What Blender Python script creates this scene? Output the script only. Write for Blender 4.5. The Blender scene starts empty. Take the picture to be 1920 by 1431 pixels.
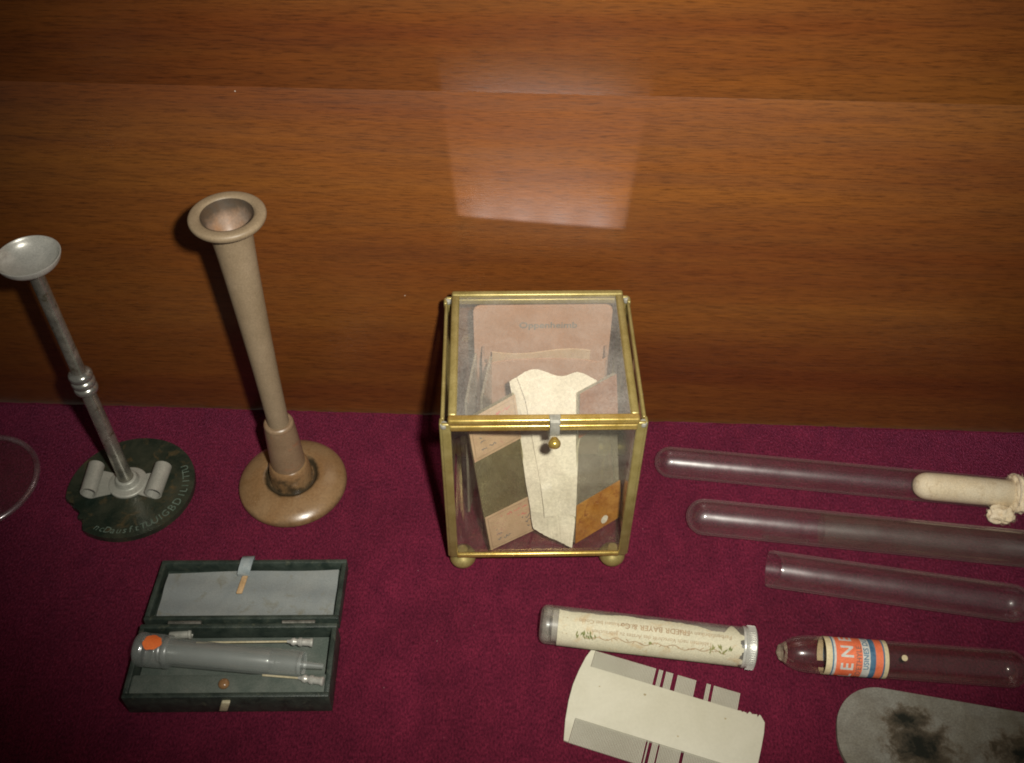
import bpy, bmesh, math, random
from mathutils import Vector, Matrix

random.seed(7)
scene = bpy.context.scene
COL = scene.collection
rad = math.radians

# ------------------------------------------------------------------ camera
CAM_H, PITCH, ROLL, FPX = 0.40, rad(46.952), rad(0.522), 1900.0
CAM = Vector((0, 0, CAM_H))
FWD = Vector((0, math.cos(PITCH), -math.sin(PITCH)))
R0 = Vector((1, 0, 0)); U0 = Vector((0, math.sin(PITCH), math.cos(PITCH)))
RIGHT = R0 * math.cos(ROLL) + U0 * math.sin(ROLL)
UP = U0 * math.cos(ROLL) - R0 * math.sin(ROLL)
cd = bpy.data.cameras.new('camera'); cam = bpy.data.objects.new('camera', cd); COL.objects.link(cam)
cd.sensor_fit = 'HORIZONTAL'; cd.sensor_width = 36; cd.lens = 36 * FPX / 1920
cd.clip_start = 0.01; cd.clip_end = 20
m = Matrix((RIGHT, UP, -FWD)).transposed().to_4x4(); m.translation = CAM
cam.matrix_world = m
scene.camera = cam

# ------------------------------------------------------------------ world (dim museum room) and the camera flash
w = bpy.data.worlds.new('World'); scene.world = w; w.use_nodes = True
bg = w.node_tree.nodes['Background']
bg.inputs[0].default_value = (1.0, 0.93, 0.82, 1); bg.inputs[1].default_value = 0.085

def lamp(name, kind, loc, target, energy, color, radius, size=None, blend=0.0):
    ld = bpy.data.lights.new(name, kind); ld.energy = energy; ld.color = color
    ld.shadow_soft_size = radius
    if kind == 'SPOT':
        ld.spot_size = size; ld.spot_blend = blend
    o = bpy.data.objects.new(name, ld); COL.objects.link(o)
    o.location = loc
    o.rotation_euler = (Vector(target) - Vector(loc)).to_track_quat('-Z', 'Y').to_euler()
    return o
FLASH = CAM + RIGHT * 0.036 + UP * 0.022
lamp('camera_flash', 'SPOT', FLASH, (0.028, 0.34, 0.100), 15.0, (1.0, 0.96, 0.86), 0.008, rad(75), 1.0)

# added masked point lamps, imitating flash light thrown back by the glass lid
def add_lid_standin(loc, power, xc):
    ld = bpy.data.lights.new('lid_standin_lamp', 'POINT'); ld.energy = power; ld.color = (1.0, 0.95, 0.92); ld.shadow_soft_size = 0.0006
    ld.use_nodes = True; nt = ld.node_tree; em = nt.nodes['Emission']
    tc = nt.nodes.new('ShaderNodeTexCoord'); sp = nt.nodes.new('ShaderNodeSeparateXYZ'); nt.links.new(tc.outputs['Normal'], sp.inputs[0])
    def mt(op, a, b=None, c=None):
        n = nt.nodes.new('ShaderNodeMath'); n.operation = op
        for i, v in enumerate((a, b, c)):
            if v is None: continue
            if isinstance(v, (int, float)): n.inputs[i].default_value = v
            else: nt.links.new(v, n.inputs[i])
        return n.outputs[0]
    def step(v, lo, hi):
        n = nt.nodes.new('ShaderNodeMapRange'); n.interpolation_type = 'SMOOTHSTEP'; n.inputs[1].default_value = lo; n.inputs[2].default_value = hi
        nt.links.new(v, n.inputs[0]); return n.outputs[0]
    ny = mt('MAXIMUM', sp.outputs[1], 0.02)
    rx = mt('DIVIDE', sp.outputs[0], ny); rz = mt('DIVIDE', sp.outputs[2], ny)
    d = 0.348 - loc[1]
    # the lid's outline as it falls on the panel, in metres on the panel
    X = mt('MULTIPLY', rx, d); Z = mt('MULTIPLY', rz, d)
    zb = 0.1285 - loc[2]
    low = step(mt('ADD', Z, mt('MULTIPLY', mt('ADD', X, loc[0] - xc), 0.055)), zb - 0.0010, zb + 0.0012)
    hi = mt('SUBTRACT', 1.0, step(Z, zb + 0.012, zb + 0.084))
    half = mt('ADD', 0.0362, mt('MULTIPLY', mt('SUBTRACT', Z, zb), 0.070))
    side = mt('SUBTRACT', half, mt('ABSOLUTE', mt('SUBTRACT', X, xc - loc[0])))
    sd = step(side, -0.0010, 0.0014)
    fwd = step(sp.outputs[1], 0.05, 0.10)
    # evens out the near fall-off of the small lamp
    r2 = mt('ADD', mt('ADD', mt('MULTIPLY', X, X), mt('MULTIPLY', Z, Z)), d * d)
    even = mt('POWER', mt('DIVIDE', r2, 0.0025), 1.40)
    nt.links.new(mt('MULTIPLY', mt('MULTIPLY', mt('MULTIPLY', mt('MULTIPLY', low, hi), sd), fwd), even), em.inputs['Strength'])
    o = bpy.data.objects.new('lid_standin_lamp', ld); COL.objects.link(o); o.location = loc
    return o
for gx_ in (-0.016, 0.002, 0.020, 0.038): add_lid_standin((gx_, 0.312, 0.1075), 0.026, 0.0125)

scene.view_settings.view_transform = 'Standard'; scene.view_settings.look = 'None'
scene.view_settings.exposure = 0.0; scene.view_settings.gamma = 1.0
scene.view_settings.use_curve_mapping = False
scene.render.engine = 'CYCLES'
cy = scene.cycles
cy.use_denoising = True
cy.max_bounces = 10; cy.transparent_max_bounces = 40; cy.glossy_bounces = 5; cy.diffuse_bounces = 4
cy.caustics_reflective = False; cy.caustics_refractive = False
cy.filter_width = 1.9
cy.sample_clamp_indirect = 4.0

# ------------------------------------------------------------------ pixel helpers (1920 x 1431 photograph)
def ray(px, py):
    return FWD * FPX + RIGHT * (px - 960) - UP * (py - 715.5)
def G(px, py, z=0.0):
    d = ray(px, py); return CAM + d * ((z - CAM_H) / d.z)
def YP(px, py, y):
    d = ray(px, py); return CAM + d * (y / d.y)
def V(*a): return Vector(a)

# ------------------------------------------------------------------ mesh helpers
ORIG = {}
def mk(name, verts, faces, mat, parent=None, origin=None, smooth=35, mats=None, fmat=None):
    """one mesh object from world-space vertices"""
    if parent is not None: o0 = ORIG[parent.name]
    else: o0 = Vector(origin) if origin is not None else Vector((0, 0, 0))
    me = bpy.data.meshes.new(name)
    me.from_pydata([tuple(Vector(v) - o0) for v in verts], [], faces)
    me.validate(); me.update()
    bm = bmesh.new(); bm.from_mesh(me); bmesh.ops.recalc_face_normals(bm, faces=bm.faces); bm.to_mesh(me); bm.free()
    for mm in (mats or [mat]): me.materials.append(mm)
    if fmat:
        for p, i in zip(me.polygons, fmat): p.material_index = i
    if smooth:
        me.polygons.foreach_set('use_smooth', [True] * len(me.polygons))
        me.set_sharp_from_angle(angle=rad(smooth))
    o = bpy.data.objects.new(name, me); COL.objects.link(o)
    if parent is not None: o.parent = parent
    else: o.location = o0
    ORIG[o.name] = o0
    return o
def thing(name, loc, label, cat, group=None):
    o = bpy.data.objects.new(name, None); COL.objects.link(o); o.location = loc; o.empty_display_size = 0.01
    ORIG[o.name] = Vector(loc)
    return tag(o, label, cat, group)
def tag(o, label, cat, group=None):
    o['label'] = label; o['category'] = cat
    if group: o['group'] = group
    return o
def frame(a, b, hint=V(0, 0, 1)):
    x = (Vector(b) - Vector(a)).normalized()
    if abs(x.dot(hint)) > 0.99: hint = V(0, 1, 0)
    y = hint.cross(x).normalized(); z = x.cross(y).normalized()
    return x, y, z
def lathe(profile, a, b, n=56, closed=False, cap0=True, cap1=True):
    """profile: (t, r) in metres along a->b"""
    a = Vector(a); x, y, z = frame(a, b)
    vs, fs = [], []
    m_ = len(profile)
    for (t, r) in profile:
        for k in range(n):
            th = 2 * math.pi * k / n
            vs.append(a + x * t + (y * math.cos(th) + z * math.sin(th)) * r)
    rng = range(m_) if closed else range(m_ - 1)
    for i in rng:
        j = (i + 1) % m_
        for k in range(n):
            k2 = (k + 1) % n
            fs.append((i * n + k, i * n + k2, j * n + k2, j * n + k))
    if not closed:
        if cap0 and profile[0][1] > 1e-7: fs.append(tuple(range(n))[::-1])
        if cap1 and profile[-1][1] > 1e-7: fs.append(tuple((m_ - 1) * n + k for k in range(n)))
    return vs, fs
def weld(vs, fs, d=1e-7):
    bm = bmesh.new(); bv = [bm.verts.new(v) for v in vs]
    for f in fs:
        try: bm.faces.new([bv[i] for i in f])
        except ValueError: pass
    bmesh.ops.remove_doubles(bm, verts=bm.verts, dist=d)
    bm.verts.index_update()
    out = [v.co.copy() for v in bm.verts], [tuple(v.index for v in f.verts) for f in bm.faces]
    bm.free(); return out
def smooth_profile(pts, seg=5):
    """Catmull-Rom through (t, r) points"""
    out = []
    for i in range(len(pts) - 1):
        p0 = pts[max(i - 1, 0)]; p1 = pts[i]; p2 = pts[i + 1]; p3 = pts[min(i + 2, len(pts) - 1)]
        for s in range(seg):
            t = s / seg
            f = lambda k: 0.5 * (2 * p1[k] + (p2[k] - p0[k]) * t + (2 * p0[k] - 5 * p1[k] + 4 * p2[k] - p3[k]) * t * t + (3 * p1[k] - p0[k] - 3 * p2[k] + p3[k]) * t ** 3)
            out.append((f(0), max(f(1), 0)))
    out.append(pts[-1]); return out
def mm(pts): return [(a / 1000, b / 1000) for a, b in pts]
def boxpts(x0, x1, y0, y1, z0, z1, bev=0.0, f=None, seg=2):
    bm = bmesh.new()
    bv = [bm.verts.new((x, y, z)) for x in (x0, x1) for y in (y0, y1) for z in (z0, z1)]
    for q in ((0, 1, 3, 2), (4, 6, 7, 5), (0, 4, 5, 1), (2, 3, 7, 6), (0, 2, 6, 4), (1, 5, 7, 3)):
        bm.faces.new([bv[i] for i in q])
    if bev: bmesh.ops.bevel(bm, geom=list(bm.edges), offset=bev, segments=seg, profile=0.5, affect='EDGES')
    bm.verts.index_update()
    vs = [f(*v.co) if f else v.co.copy() for v in bm.verts]
    fs = [tuple(v.index for v in q.verts) for q in bm.faces]
    bm.free(); return vs, fs
def join(*parts):
    vs, fs = [], []
    for a, b in parts:
        o = len(vs); vs += list(a); fs += [tuple(i + o for i in q) for q in b]
    return vs, fs
def prism(outline, z0, z1, f, bev=0.0):
    """extruded 2D outline with a bevelled top and bottom edge"""
    bm = bmesh.new()
    lo = [bm.verts.new((x, y, z0)) for x, y in outline]; hi = [bm.verts.new((x, y, z1)) for x, y in outline]
    n = len(outline)
    b = bm.faces.new(lo[::-1]); t = bm.faces.new(hi)
    for i in range(n): bm.faces.new((lo[i], lo[(i + 1) % n], hi[(i + 1) % n], hi[i]))
    if bev: bmesh.ops.bevel(bm, geom=list(b.edges) + list(t.edges), offset=bev, segments=2, profile=0.5, affect='EDGES')
    bmesh.ops.triangulate(bm, faces=[q for q in bm.faces if len(q.verts) > 6])
    bm.verts.index_update()
    vs = [f(*v.co) for v in bm.verts]; fs = [tuple(v.index for v in q.verts) for q in bm.faces]
    bm.free(); return vs, fs
def sweep(pts, r, n=10):
    vs, fs = [], []
    pts = [Vector(p) for p in pts]
    for i, p in enumerate(pts):
        d = (pts[min(i + 1, len(pts) - 1)] - pts[max(i - 1, 0)]).normalized()
        h = V(0, 0, 1) if abs(d.z) < 0.9 else V(0, 1, 0)
        y = h.cross(d).normalized(); z = d.cross(y)
        rr = r[i] if isinstance(r, (list, tuple)) else r
        for k in range(n):
            th = 2 * math.pi * k / n; vs.append(p + (y * math.cos(th) + z * math.sin(th)) * rr)
    for i in range(len(pts) - 1):
        for k in range(n):
            k2 = (k + 1) % n; fs.append((i * n + k, i * n + k2, (i + 1) * n + k2, (i + 1) * n + k))
    fs.append(tuple(range(n))[::-1]); fs.append(tuple((len(pts) - 1) * n + k for k in range(n)))
    return vs, fs
def strokes2d(lines, wd):
    """flat ribbons for pen or print strokes: list of polylines in 2D"""
    vs, fs = [], []
    for ln in lines:
        for (x0, y0), (x1, y1) in zip(ln[:-1], ln[1:]):
            d = math.hypot(x1 - x0, y1 - y0) or 1e-9; nx, ny = -(y1 - y0) / d * wd / 2, (x1 - x0) / d * wd / 2
            o = len(vs); vs += [(x0 + nx, y0 + ny), (x0 - nx, y0 - ny), (x1 - nx, y1 - ny), (x1 + nx, y1 + ny)]; fs.append((o, o + 1, o + 2, o + 3))
    return vs, fs
def text2d(s, size, bold=0.0, slices=0, shear=0.0):
    cu = bpy.data.curves.new('t', 'FONT'); cu.body = s; cu.size = 1.0; cu.align_x = 'CENTER'; cu.align_y = 'CENTER'
    cu.offset = bold; cu.resolution_u = 3; cu.shear = shear
    o = bpy.data.objects.new('t', cu); COL.objects.link(o)
    dg = bpy.context.evaluated_depsgraph_get(); me = o.evaluated_get(dg).to_mesh()
    bm = bmesh.new(); bm.from_mesh(me); o.evaluated_get(dg).to_mesh_clear()
    bmesh.ops.remove_doubles(bm, verts=bm.verts, dist=1e-4)
    if slices:
        xs = [v.co.x for v in bm.verts]; ys = [v.co.y for v in bm.verts]
        for ax, lo, hi in ((0, min(xs), max(xs)), (1, min(ys), max(ys))):
            step = 1.0 / slices; k = lo + step
            while k < hi:
                co = [0, 0, 0]; no = [0, 0, 0]; co[ax] = k; no[ax] = 1
                bmesh.ops.bisect_plane(bm, geom=bm.verts[:] + bm.edges[:] + bm.faces[:], plane_co=co, plane_no=no); k += step
    bm.verts.index_update()
    vs = [(v.co.x * size, v.co.y * size) for v in bm.verts]; fs = [tuple(v.index for v in f.verts) for f in bm.faces]
    bm.free(); bpy.data.objects.remove(o); bpy.data.curves.remove(cu)
    return vs, fs

# ------------------------------------------------------------------ materials
def newmat(name):
    mt = bpy.data.materials.new(name); mt.use_nodes = True
    nt = mt.node_tree; nt.nodes.clear()
    out = nt.nodes.new('ShaderNodeOutputMaterial')
    return mt, nt, out
def N(nt, t, **kw):
    n = nt.nodes.new(t)
    for k, v in kw.items(): setattr(n, k, v)
    return n
def setin(n, **kw):
    for k, v in kw.items(): n.inputs[k.replace('_', ' ')].default_value = v
def c4(c): return (c[0], c[1], c[2], 1)
def noise(nt, vec, scale, detail=4, rough=0.6, dist=0.0):
    n = N(nt, 'ShaderNodeTexNoise'); setin(n, Scale=scale, Detail=detail, Roughness=rough, Distortion=dist)
    if vec is not None: nt.links.new(vec, n.inputs['Vector'])
    return n.outputs['Fac']
def ramp(nt, fac, stops, interp='LINEAR'):
    r = N(nt, 'ShaderNodeValToRGB'); r.color_ramp.interpolation = interp
    el = r.color_ramp.elements
    while len(el) < len(stops): el.new(0.5)
    for e, (p, c) in zip(el, stops): e.position = p; e.color = c4(c) if len(c) == 3 else c
    nt.links.new(fac, r.inputs[0]); return r.outputs[0]
def coords(nt, scale=(1, 1, 1)):
    t = N(nt, 'ShaderNodeTexCoord'); mp = N(nt, 'ShaderNodeMapping'); mp.inputs['Scale'].default_value = scale
    nt.links.new(t.outputs['Object'], mp.inputs['Vector']); return mp.outputs['Vector']
def mixc(nt, fac, a, b, mode='MIX'):
    n = N(nt, 'ShaderNodeMix', data_type='RGBA', blend_type=mode)
    if isinstance(fac, (int, float)): n.inputs[0].default_value = fac
    else: nt.links.new(fac, n.inputs[0])
    for i, v in ((6, a), (7, b)):
        if isinstance(v, tuple): n.inputs[i].default_value = c4(v)
        else: nt.links.new(v, n.inputs[i])
    return n.outputs[2]
def bump(nt, h, strength=0.3, dist=0.0005):
    b = N(nt, 'ShaderNodeBump'); b.inputs['Strength'].default_value = strength; b.inputs['Distance'].default_value = dist
    nt.links.new(h, b.inputs['Height']); return b.outputs['Normal']
def math_(nt, op, a, b=None):
    n = N(nt, 'ShaderNodeMath', operation=op)
    for i, v in enumerate((a, b)):
        if v is None: continue
        if isinstance(v, (int, float)): n.inputs[i].default_value = v
        else: nt.links.new(v, n.inputs[i])
    return n.outputs[0]
def stained(name, c0, c1, scale=90, rough=0.5, metallic=0.0, c2=None, fine=900, bumpy=0.25, spec=0.5, coat=0.0, lo=0.35, hi=0.65, grain=0.35):
    """principled surface with two or three colours of wear and fine relief"""
    mt, nt, out = newmat(name); v = coords(nt)
    big = noise(nt, v, scale, 6, 0.62, 0.4); sm = noise(nt, v, fine, 3, 0.6)
    col = ramp(nt, big, [(lo, c0), (hi, c1)])
    if c2: col = mixc(nt, ramp(nt, noise(nt, v, scale * 2.3, 5, 0.65, 0.6), [(0.56, (0, 0, 0)), (0.70, (1, 1, 1))]), col, c2)
    col = mixc(nt, grain, col, ramp(nt, sm, [(0.3, (0.55, 0.55, 0.55)), (0.7, (1.35, 1.35, 1.35))]), 'MULTIPLY')
    p = N(nt, 'ShaderNodeBsdfPrincipled'); setin(p, Metallic=metallic, Specular_IOR_Level=spec, Coat_Weight=coat, Coat_Roughness=0.15)
    nt.links.new(col, p.inputs['Base Color'])
    nt.links.new(ramp(nt, big, [(0.2, (rough * 0.75,) * 3), (0.8, (min(1, rough * 1.25),) * 3)]), p.inputs['Roughness'])
    nt.links.new(bump(nt, sm, bumpy, 0.0003), p.inputs['Normal'])
    nt.links.new(p.outputs[0], out.inputs[0]); return mt
def glass(name, tint=(0.93, 0.95, 0.94), fg=(0.6, 1.4), pc=(0.30, 1.6), ep=5.5, dust=0.04, edge=0.35, haze=0.10, dcol=(0.55, 0.52, 0.46), refl=1.0, sharp=0.03, hz=0.32, patch=120):
    """thin dusty glass: clear transmission, fresnel reflection, film of dust that thickens at grazing angles"""
    mt, nt, out = newmat(name); v = coords(nt)
    lw = N(nt, 'ShaderNodeLayerWeight'); lw.inputs['Blend'].default_value = 0.5; fac = lw.outputs['Facing']
    f5 = math_(nt, 'POWER', fac, 5.0)
    fr = math_(nt, 'ADD', math_(nt, 'MULTIPLY', f5, 0.75 * refl), 0.045 * refl)
    tr = N(nt, 'ShaderNodeBsdfTransparent'); tr.inputs[0].default_value = c4(tint)
    gl = N(nt, 'ShaderNodeBsdfGlossy'); gl.inputs['Roughness'].default_value = sharp; gl.inputs['Color'].default_value = (1, 1, 1, 1)
    m1 = N(nt, 'ShaderNodeMixShader'); nt.links.new(fr, m1.inputs[0]); nt.links.new(tr.outputs[0], m1.inputs[1]); nt.links.new(gl.outputs[0], m1.inputs[2])
    # hazy broad reflection from the dust film
    gh = N(nt, 'ShaderNodeBsdfGlossy'); gh.inputs['Roughness'].default_value = hz
    pn = noise(nt, v, patch, 5, 0.65, 0.3); fine = noise(nt, v, 1800, 2, 0.5)
    pf = ramp(nt, pn, [(0.32, (pc[0],) * 3), (0.68, (pc[1],) * 3)])
    hf = math_(nt, 'MULTIPLY', pf, haze)
    m2 = N(nt, 'ShaderNodeMixShader'); nt.links.new(hf, m2.inputs[0]); nt.links.new(m1.outputs[0], m2.inputs[1]); nt.links.new(gh.outputs[0], m2.inputs[2])
    df = N(nt, 'ShaderNodeBsdfDiffuse'); df.inputs[0].default_value = c4(dcol)
    e3 = math_(nt, 'MULTIPLY', math_(nt, 'POWER', fac, ep), edge)
    d0 = math_(nt, 'MULTIPLY', math_(nt, 'MULTIPLY', pf, ramp(nt, fine, [(0.35, (fg[0],) * 3), (0.65, (fg[1],) * 3)])), dust)
    m3 = N(nt, 'ShaderNodeMixShader'); nt.links.new(math_(nt, 'ADD', e3, d0), m3.inputs[0])
    nt.links.new(m2.outputs[0], m3.inputs[1]); nt.links.new(df.outputs[0], m3.inputs[2])
    nt.links.new(m3.outputs[0], out.inputs[0]); return mt

def specks(nt, vec, col, scale, thr, tone):
    vo = N(nt, 'ShaderNodeTexVoronoi'); vo.inputs['Scale'].default_value = scale; nt.links.new(vec, vo.inputs['Vector'])
    pick = N(nt, 'ShaderNodeSeparateColor'); nt.links.new(vo.outputs['Color'], pick.inputs[0])
    sel = math_(nt, 'MULTIPLY', math_(nt, 'GREATER_THAN', pick.outputs[0], 0.93), math_(nt, 'LESS_THAN', vo.outputs['Distance'], thr))
    return mixc(nt, sel, col, tone)
def velvet_mat():
    mt, nt, out = newmat('velvet'); v = coords(nt)
    v2 = coords(nt, (1, 0.55, 1))
    big = noise(nt, v, 16, 4, 0.55, 0.8); mid = noise(nt, v2, 130, 4, 0.6, 0.3); fine = noise(nt, v2, 1250, 3, 0.75)
    col = ramp(nt, big, [(0.3, (0.074, 0.0065, 0.0165)), (0.7, (0.105, 0.0090, 0.0240))])
    col = mixc(nt, 0.5, col, ramp(nt, mid, [(0.3, (0.6, 0.6, 0.7)), (0.7, (1.35, 1.35, 1.3))]), 'MULTIPLY')
    col = mixc(nt, 0.8, col, ramp(nt, fine, [(0.32, (0.30, 0.3, 0.4)), (0.68, (1.8, 1.8, 1.8))]), 'MULTIPLY')
    col = specks(nt, v, col, 190, 0.036, (0.30, 0.17, 0.17))
    p = N(nt, 'ShaderNodeBsdfPrincipled'); setin(p, Roughness=0.95, Specular_IOR_Level=0.1, Sheen_Weight=0.30, Sheen_Roughness=0.40)
    p.inputs['Sheen Tint'].default_value = (0.75, 0.17, 0.40, 1)
    nt.links.new(ramp(nt, fine, [(0.30, (0.10,) * 3), (0.70, (0.85,) * 3)]), p.inputs['Sheen Weight'])
    nt.links.new(col, p.inputs['Base Color'])
    h = math_(nt, 'ADD', math_(nt, 'MULTIPLY', mid, 0.5), fine)
    nt.links.new(bump(nt, h, 0.75, 0.0012), p.inputs['Normal'])
    nt.links.new(p.outputs[0], out.inputs[0]); return mt
def wood_mat(name, seed):
    mt, nt, out = newmat(name)
    t = N(nt, 'ShaderNodeTexCoord'); off = N(nt, 'ShaderNodeVectorMath', operation='ADD'); off.inputs[1].default_value = (seed * 3.1, seed * 1.7, seed * 0.9)
    nt.links.new(t.outputs['Object'], off.inputs[0])
    def mp(s):
        q = N(nt, 'ShaderNodeMapping'); q.inputs['Scale'].default_value = s; nt.links.new(off.outputs[0], q.inputs['Vector']); return q.outputs['Vector']
    band = noise(nt, mp((1.6, 3, 22)), 1.0, 4, 0.6, 0.5)
    streak = noise(nt, mp((9, 9, 170)), 1.0, 5, 0.65, 0.25)
    pore = noise(nt, mp((120, 120, 1700)), 1.0, 3, 0.75)
    fig = noise(nt, mp((22, 10, 110)), 1.0, 4, 0.6, 0.5)
    col = ramp(nt, band, [(0.28, (0.096, 0.0245, 0.0048)), (0.55, (0.132, 0.042, 0.0072)), (0.78, (0.168, 0.061, 0.0098))])
    col = mixc(nt, 0.26, col, ramp(nt, streak, [(0.30, (0.45, 0.42, 0.40)), (0.52, (1, 1, 1)), (0.72, (1.45, 1.45, 1.35))]), 'MULTIPLY')
    col = mixc(nt, 0.15, col, ramp(nt, fig, [(0.3, (0.65, 0.62, 0.6)), (0.7, (1.3, 1.3, 1.3))]), 'MULTIPLY')
    col = mixc(nt, 0.66, col, ramp(nt, pore, [(0.30, (0.24, 0.22, 0.24)), (0.50, (1, 1, 1)), (0.75, (1.35, 1.35, 1.3))]), 'MULTIPLY')
    col = specks(nt, off.outputs[0], col, 120, 0.035, (0.42, 0.36, 0.30))
    p = N(nt, 'ShaderNodeBsdfPrincipled'); setin(p, Specular_IOR_Level=0.5, Coat_Weight=0.30, Coat_Roughness=0.34)
    nt.links.new(col, p.inputs['Base Color'])
    nt.links.new(ramp(nt, streak, [(0.3, (0.46,) * 3), (0.7, (0.36,) * 3)]), p.inputs['Roughness'])
    nt.links.new(bump(nt, math_(nt, 'ADD', pore, math_(nt, 'MULTIPLY', streak, 0.4)), 0.22, 0.0004), p.inputs['Normal'])
    nt.links.new(p.outputs[0], out.inputs[0]); return mt

def plate_mat():
    mt, nt, out = newmat('painted_reflection_plate'); v = coords(nt)
    big = noise(nt, v, 26, 5, 0.6, 0.5); mid = noise(nt, v, 160, 5, 0.7, 0.3); fine = noise(nt, v, 1200, 3, 0.7)
    col = ramp(nt, big, [(0.3, (0.175, 0.158, 0.118)), (0.7, (0.245, 0.240, 0.212))])
    col = mixc(nt, 0.5, col, ramp(nt, mid, [(0.3, (0.6, 0.55, 0.5)), (0.7, (1.3, 1.35, 1.35))]), 'MULTIPLY')
    # soft dark patches: reflections of dim surroundings painted into the metal's colour
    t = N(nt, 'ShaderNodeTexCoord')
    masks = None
    for (cx, cy, rx, ry) in PLATE_REFLECTIONS:
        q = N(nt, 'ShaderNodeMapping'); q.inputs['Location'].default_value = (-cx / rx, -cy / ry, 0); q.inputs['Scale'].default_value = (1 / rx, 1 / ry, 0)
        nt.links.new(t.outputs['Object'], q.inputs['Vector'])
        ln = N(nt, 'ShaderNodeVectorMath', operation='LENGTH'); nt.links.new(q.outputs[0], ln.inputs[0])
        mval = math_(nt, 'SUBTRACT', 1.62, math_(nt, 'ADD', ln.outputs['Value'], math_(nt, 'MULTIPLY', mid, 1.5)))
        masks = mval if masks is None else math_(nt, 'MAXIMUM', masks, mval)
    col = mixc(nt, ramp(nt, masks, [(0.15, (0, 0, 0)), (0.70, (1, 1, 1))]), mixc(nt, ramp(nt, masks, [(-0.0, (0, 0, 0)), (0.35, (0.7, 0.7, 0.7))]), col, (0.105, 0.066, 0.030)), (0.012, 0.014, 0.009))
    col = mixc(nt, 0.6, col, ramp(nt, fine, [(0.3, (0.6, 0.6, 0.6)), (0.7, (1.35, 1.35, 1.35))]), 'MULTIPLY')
    p = N(nt, 'ShaderNodeBsdfPrincipled'); setin(p, Roughness=0.5, Metallic=0.2)
    nt.links.new(col, p.inputs['Base Color']); nt.links.new(bump(nt, mid, 0.25, 0.0004), p.inputs['Normal'])
    nt.links.new(p.outputs[0], out.inputs[0]); return mt
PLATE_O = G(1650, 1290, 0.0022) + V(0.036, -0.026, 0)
PLATE_REFLECTIONS = []
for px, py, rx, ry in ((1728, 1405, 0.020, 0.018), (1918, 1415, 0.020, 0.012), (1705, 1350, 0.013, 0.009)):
    pp = G(px, py, 0.0022) - PLATE_O; PLATE_REFLECTIONS.append((pp.x, pp.y, rx, ry))

M = {}
M['velvet'] = velvet_mat()
M['wood_a'] = wood_mat('mahogany_lower', 1.0)
M['wood_b'] = wood_mat('mahogany_upper', 4.0)
M['boxwood'] = stained('boxwood', (0.190, 0.140, 0.086), (0.230, 0.172, 0.110), 60, 0.50, fine=1400, bumpy=0.15, spec=0.4)
M['boxwood_base'] = stained('boxwood_worn', (0.180, 0.100, 0.044), (0.215, 0.135, 0.068), 45, 0.27, c2=(0.165, 0.092, 0.040), fine=900, bumpy=0.08, spec=0.5)
def add_stain(mt, stops, amt=0.005):
    # ring of old grime at the joint, by distance from the turned axis
    nt = mt.node_tree; p = next(n for n in nt.nodes if n.type == 'BSDF_PRINCIPLED'); src = p.inputs['Base Color'].links[0].from_socket
    t = N(nt, 'ShaderNodeTexCoord'); q = N(nt, 'ShaderNodeMapping'); q.inputs['Scale'].default_value = (1, 1, 0); nt.links.new(t.outputs['Object'], q.inputs['Vector'])
    ln = N(nt, 'ShaderNodeVectorMath', operation='LENGTH'); nt.links.new(q.outputs[0], ln.inputs[0])
    r = math_(nt, 'ADD', ln.outputs['Value'], math_(nt, 'MULTIPLY', math_(nt, 'SUBTRACT', noise(nt, t.outputs['Object'], 140, 5, 0.65), 0.5), amt))
    k = ramp(nt, math_(nt, 'MULTIPLY', r, 30.0), [(a * 0.03, (b, b, b)) for a, b in stops])
    nt.links.new(mixc(nt, k, src, (0.016, 0.015, 0.010)), p.inputs['Base Color'])
add_stain(M['boxwood_base'], [(9.6, 0.0), (10.6, 0.85), (12.2, 0.9), (14.0, 0.0), (25.0, 0.0), (26.6, 0.35)])
M['boxwood_sleeve'] = stained('boxwood_sleeve', (0.17, 0.112, 0.067), (0.21, 0.142, 0.086), 70, 0.35, c2=(0.22, 0.11, 0.06), fine=1200, bumpy=0.12)
M['bowl'] = stained('boxwood_bowl', (0.24, 0.135, 0.075), (0.19, 0.14, 0.105), 120, 0.5, fine=1200, bumpy=0.1)
add_stain(M['bowl'], [(0.0, 0.0), (7.6, 0.0), (9.0, 0.75), (10.5, 0.85)], 0.003)
M['grime'] = stained('dark_grime', (0.014, 0.016, 0.011), (0.075, 0.045, 0.020), 130, 0.6, fine=1500)
M['ebonite'] = stained('ebonite', (0.010, 0.018, 0.013), (0.038, 0.042, 0.028), 70, 0.28, c2=(0.075, 0.055, 0.027), fine=900, bumpy=0.12)
M['emboss'] = stained('worn_lettering', (0.07, 0.105, 0.08), (0.14, 0.18, 0.145), 300, 0.5)
M['rod'] = stained('tarnished_rod', (0.24, 0.235, 0.20), (0.48, 0.46, 0.39), 90, 0.26, metallic=0.75, c2=(0.16, 0.135, 0.075), fine=900, bumpy=0.15)
M['ring_metal'] = stained('ring_metal', (0.34, 0.34, 0.31), (0.46, 0.45, 0.41), 160, 0.24, metallic=0.8, fine=1500, bumpy=0.08)
M['nickel'] = stained('dull_nickel', (0.46, 0.46, 0.42), (0.56, 0.55, 0.50), 120, 0.34, metallic=0.35, fine=1500, bumpy=0.08)
M['tin'] = stained('pale_tin', (0.34, 0.345, 0.30), (0.41, 0.405, 0.355), 120, 0.45, metallic=0.25, fine=1500, bumpy=0.08)
M['dirty_metal'] = stained('dirty_hinge', (0.10, 0.10, 0.085), (0.20, 0.19, 0.165), 200, 0.4, metallic=0.5)
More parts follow.
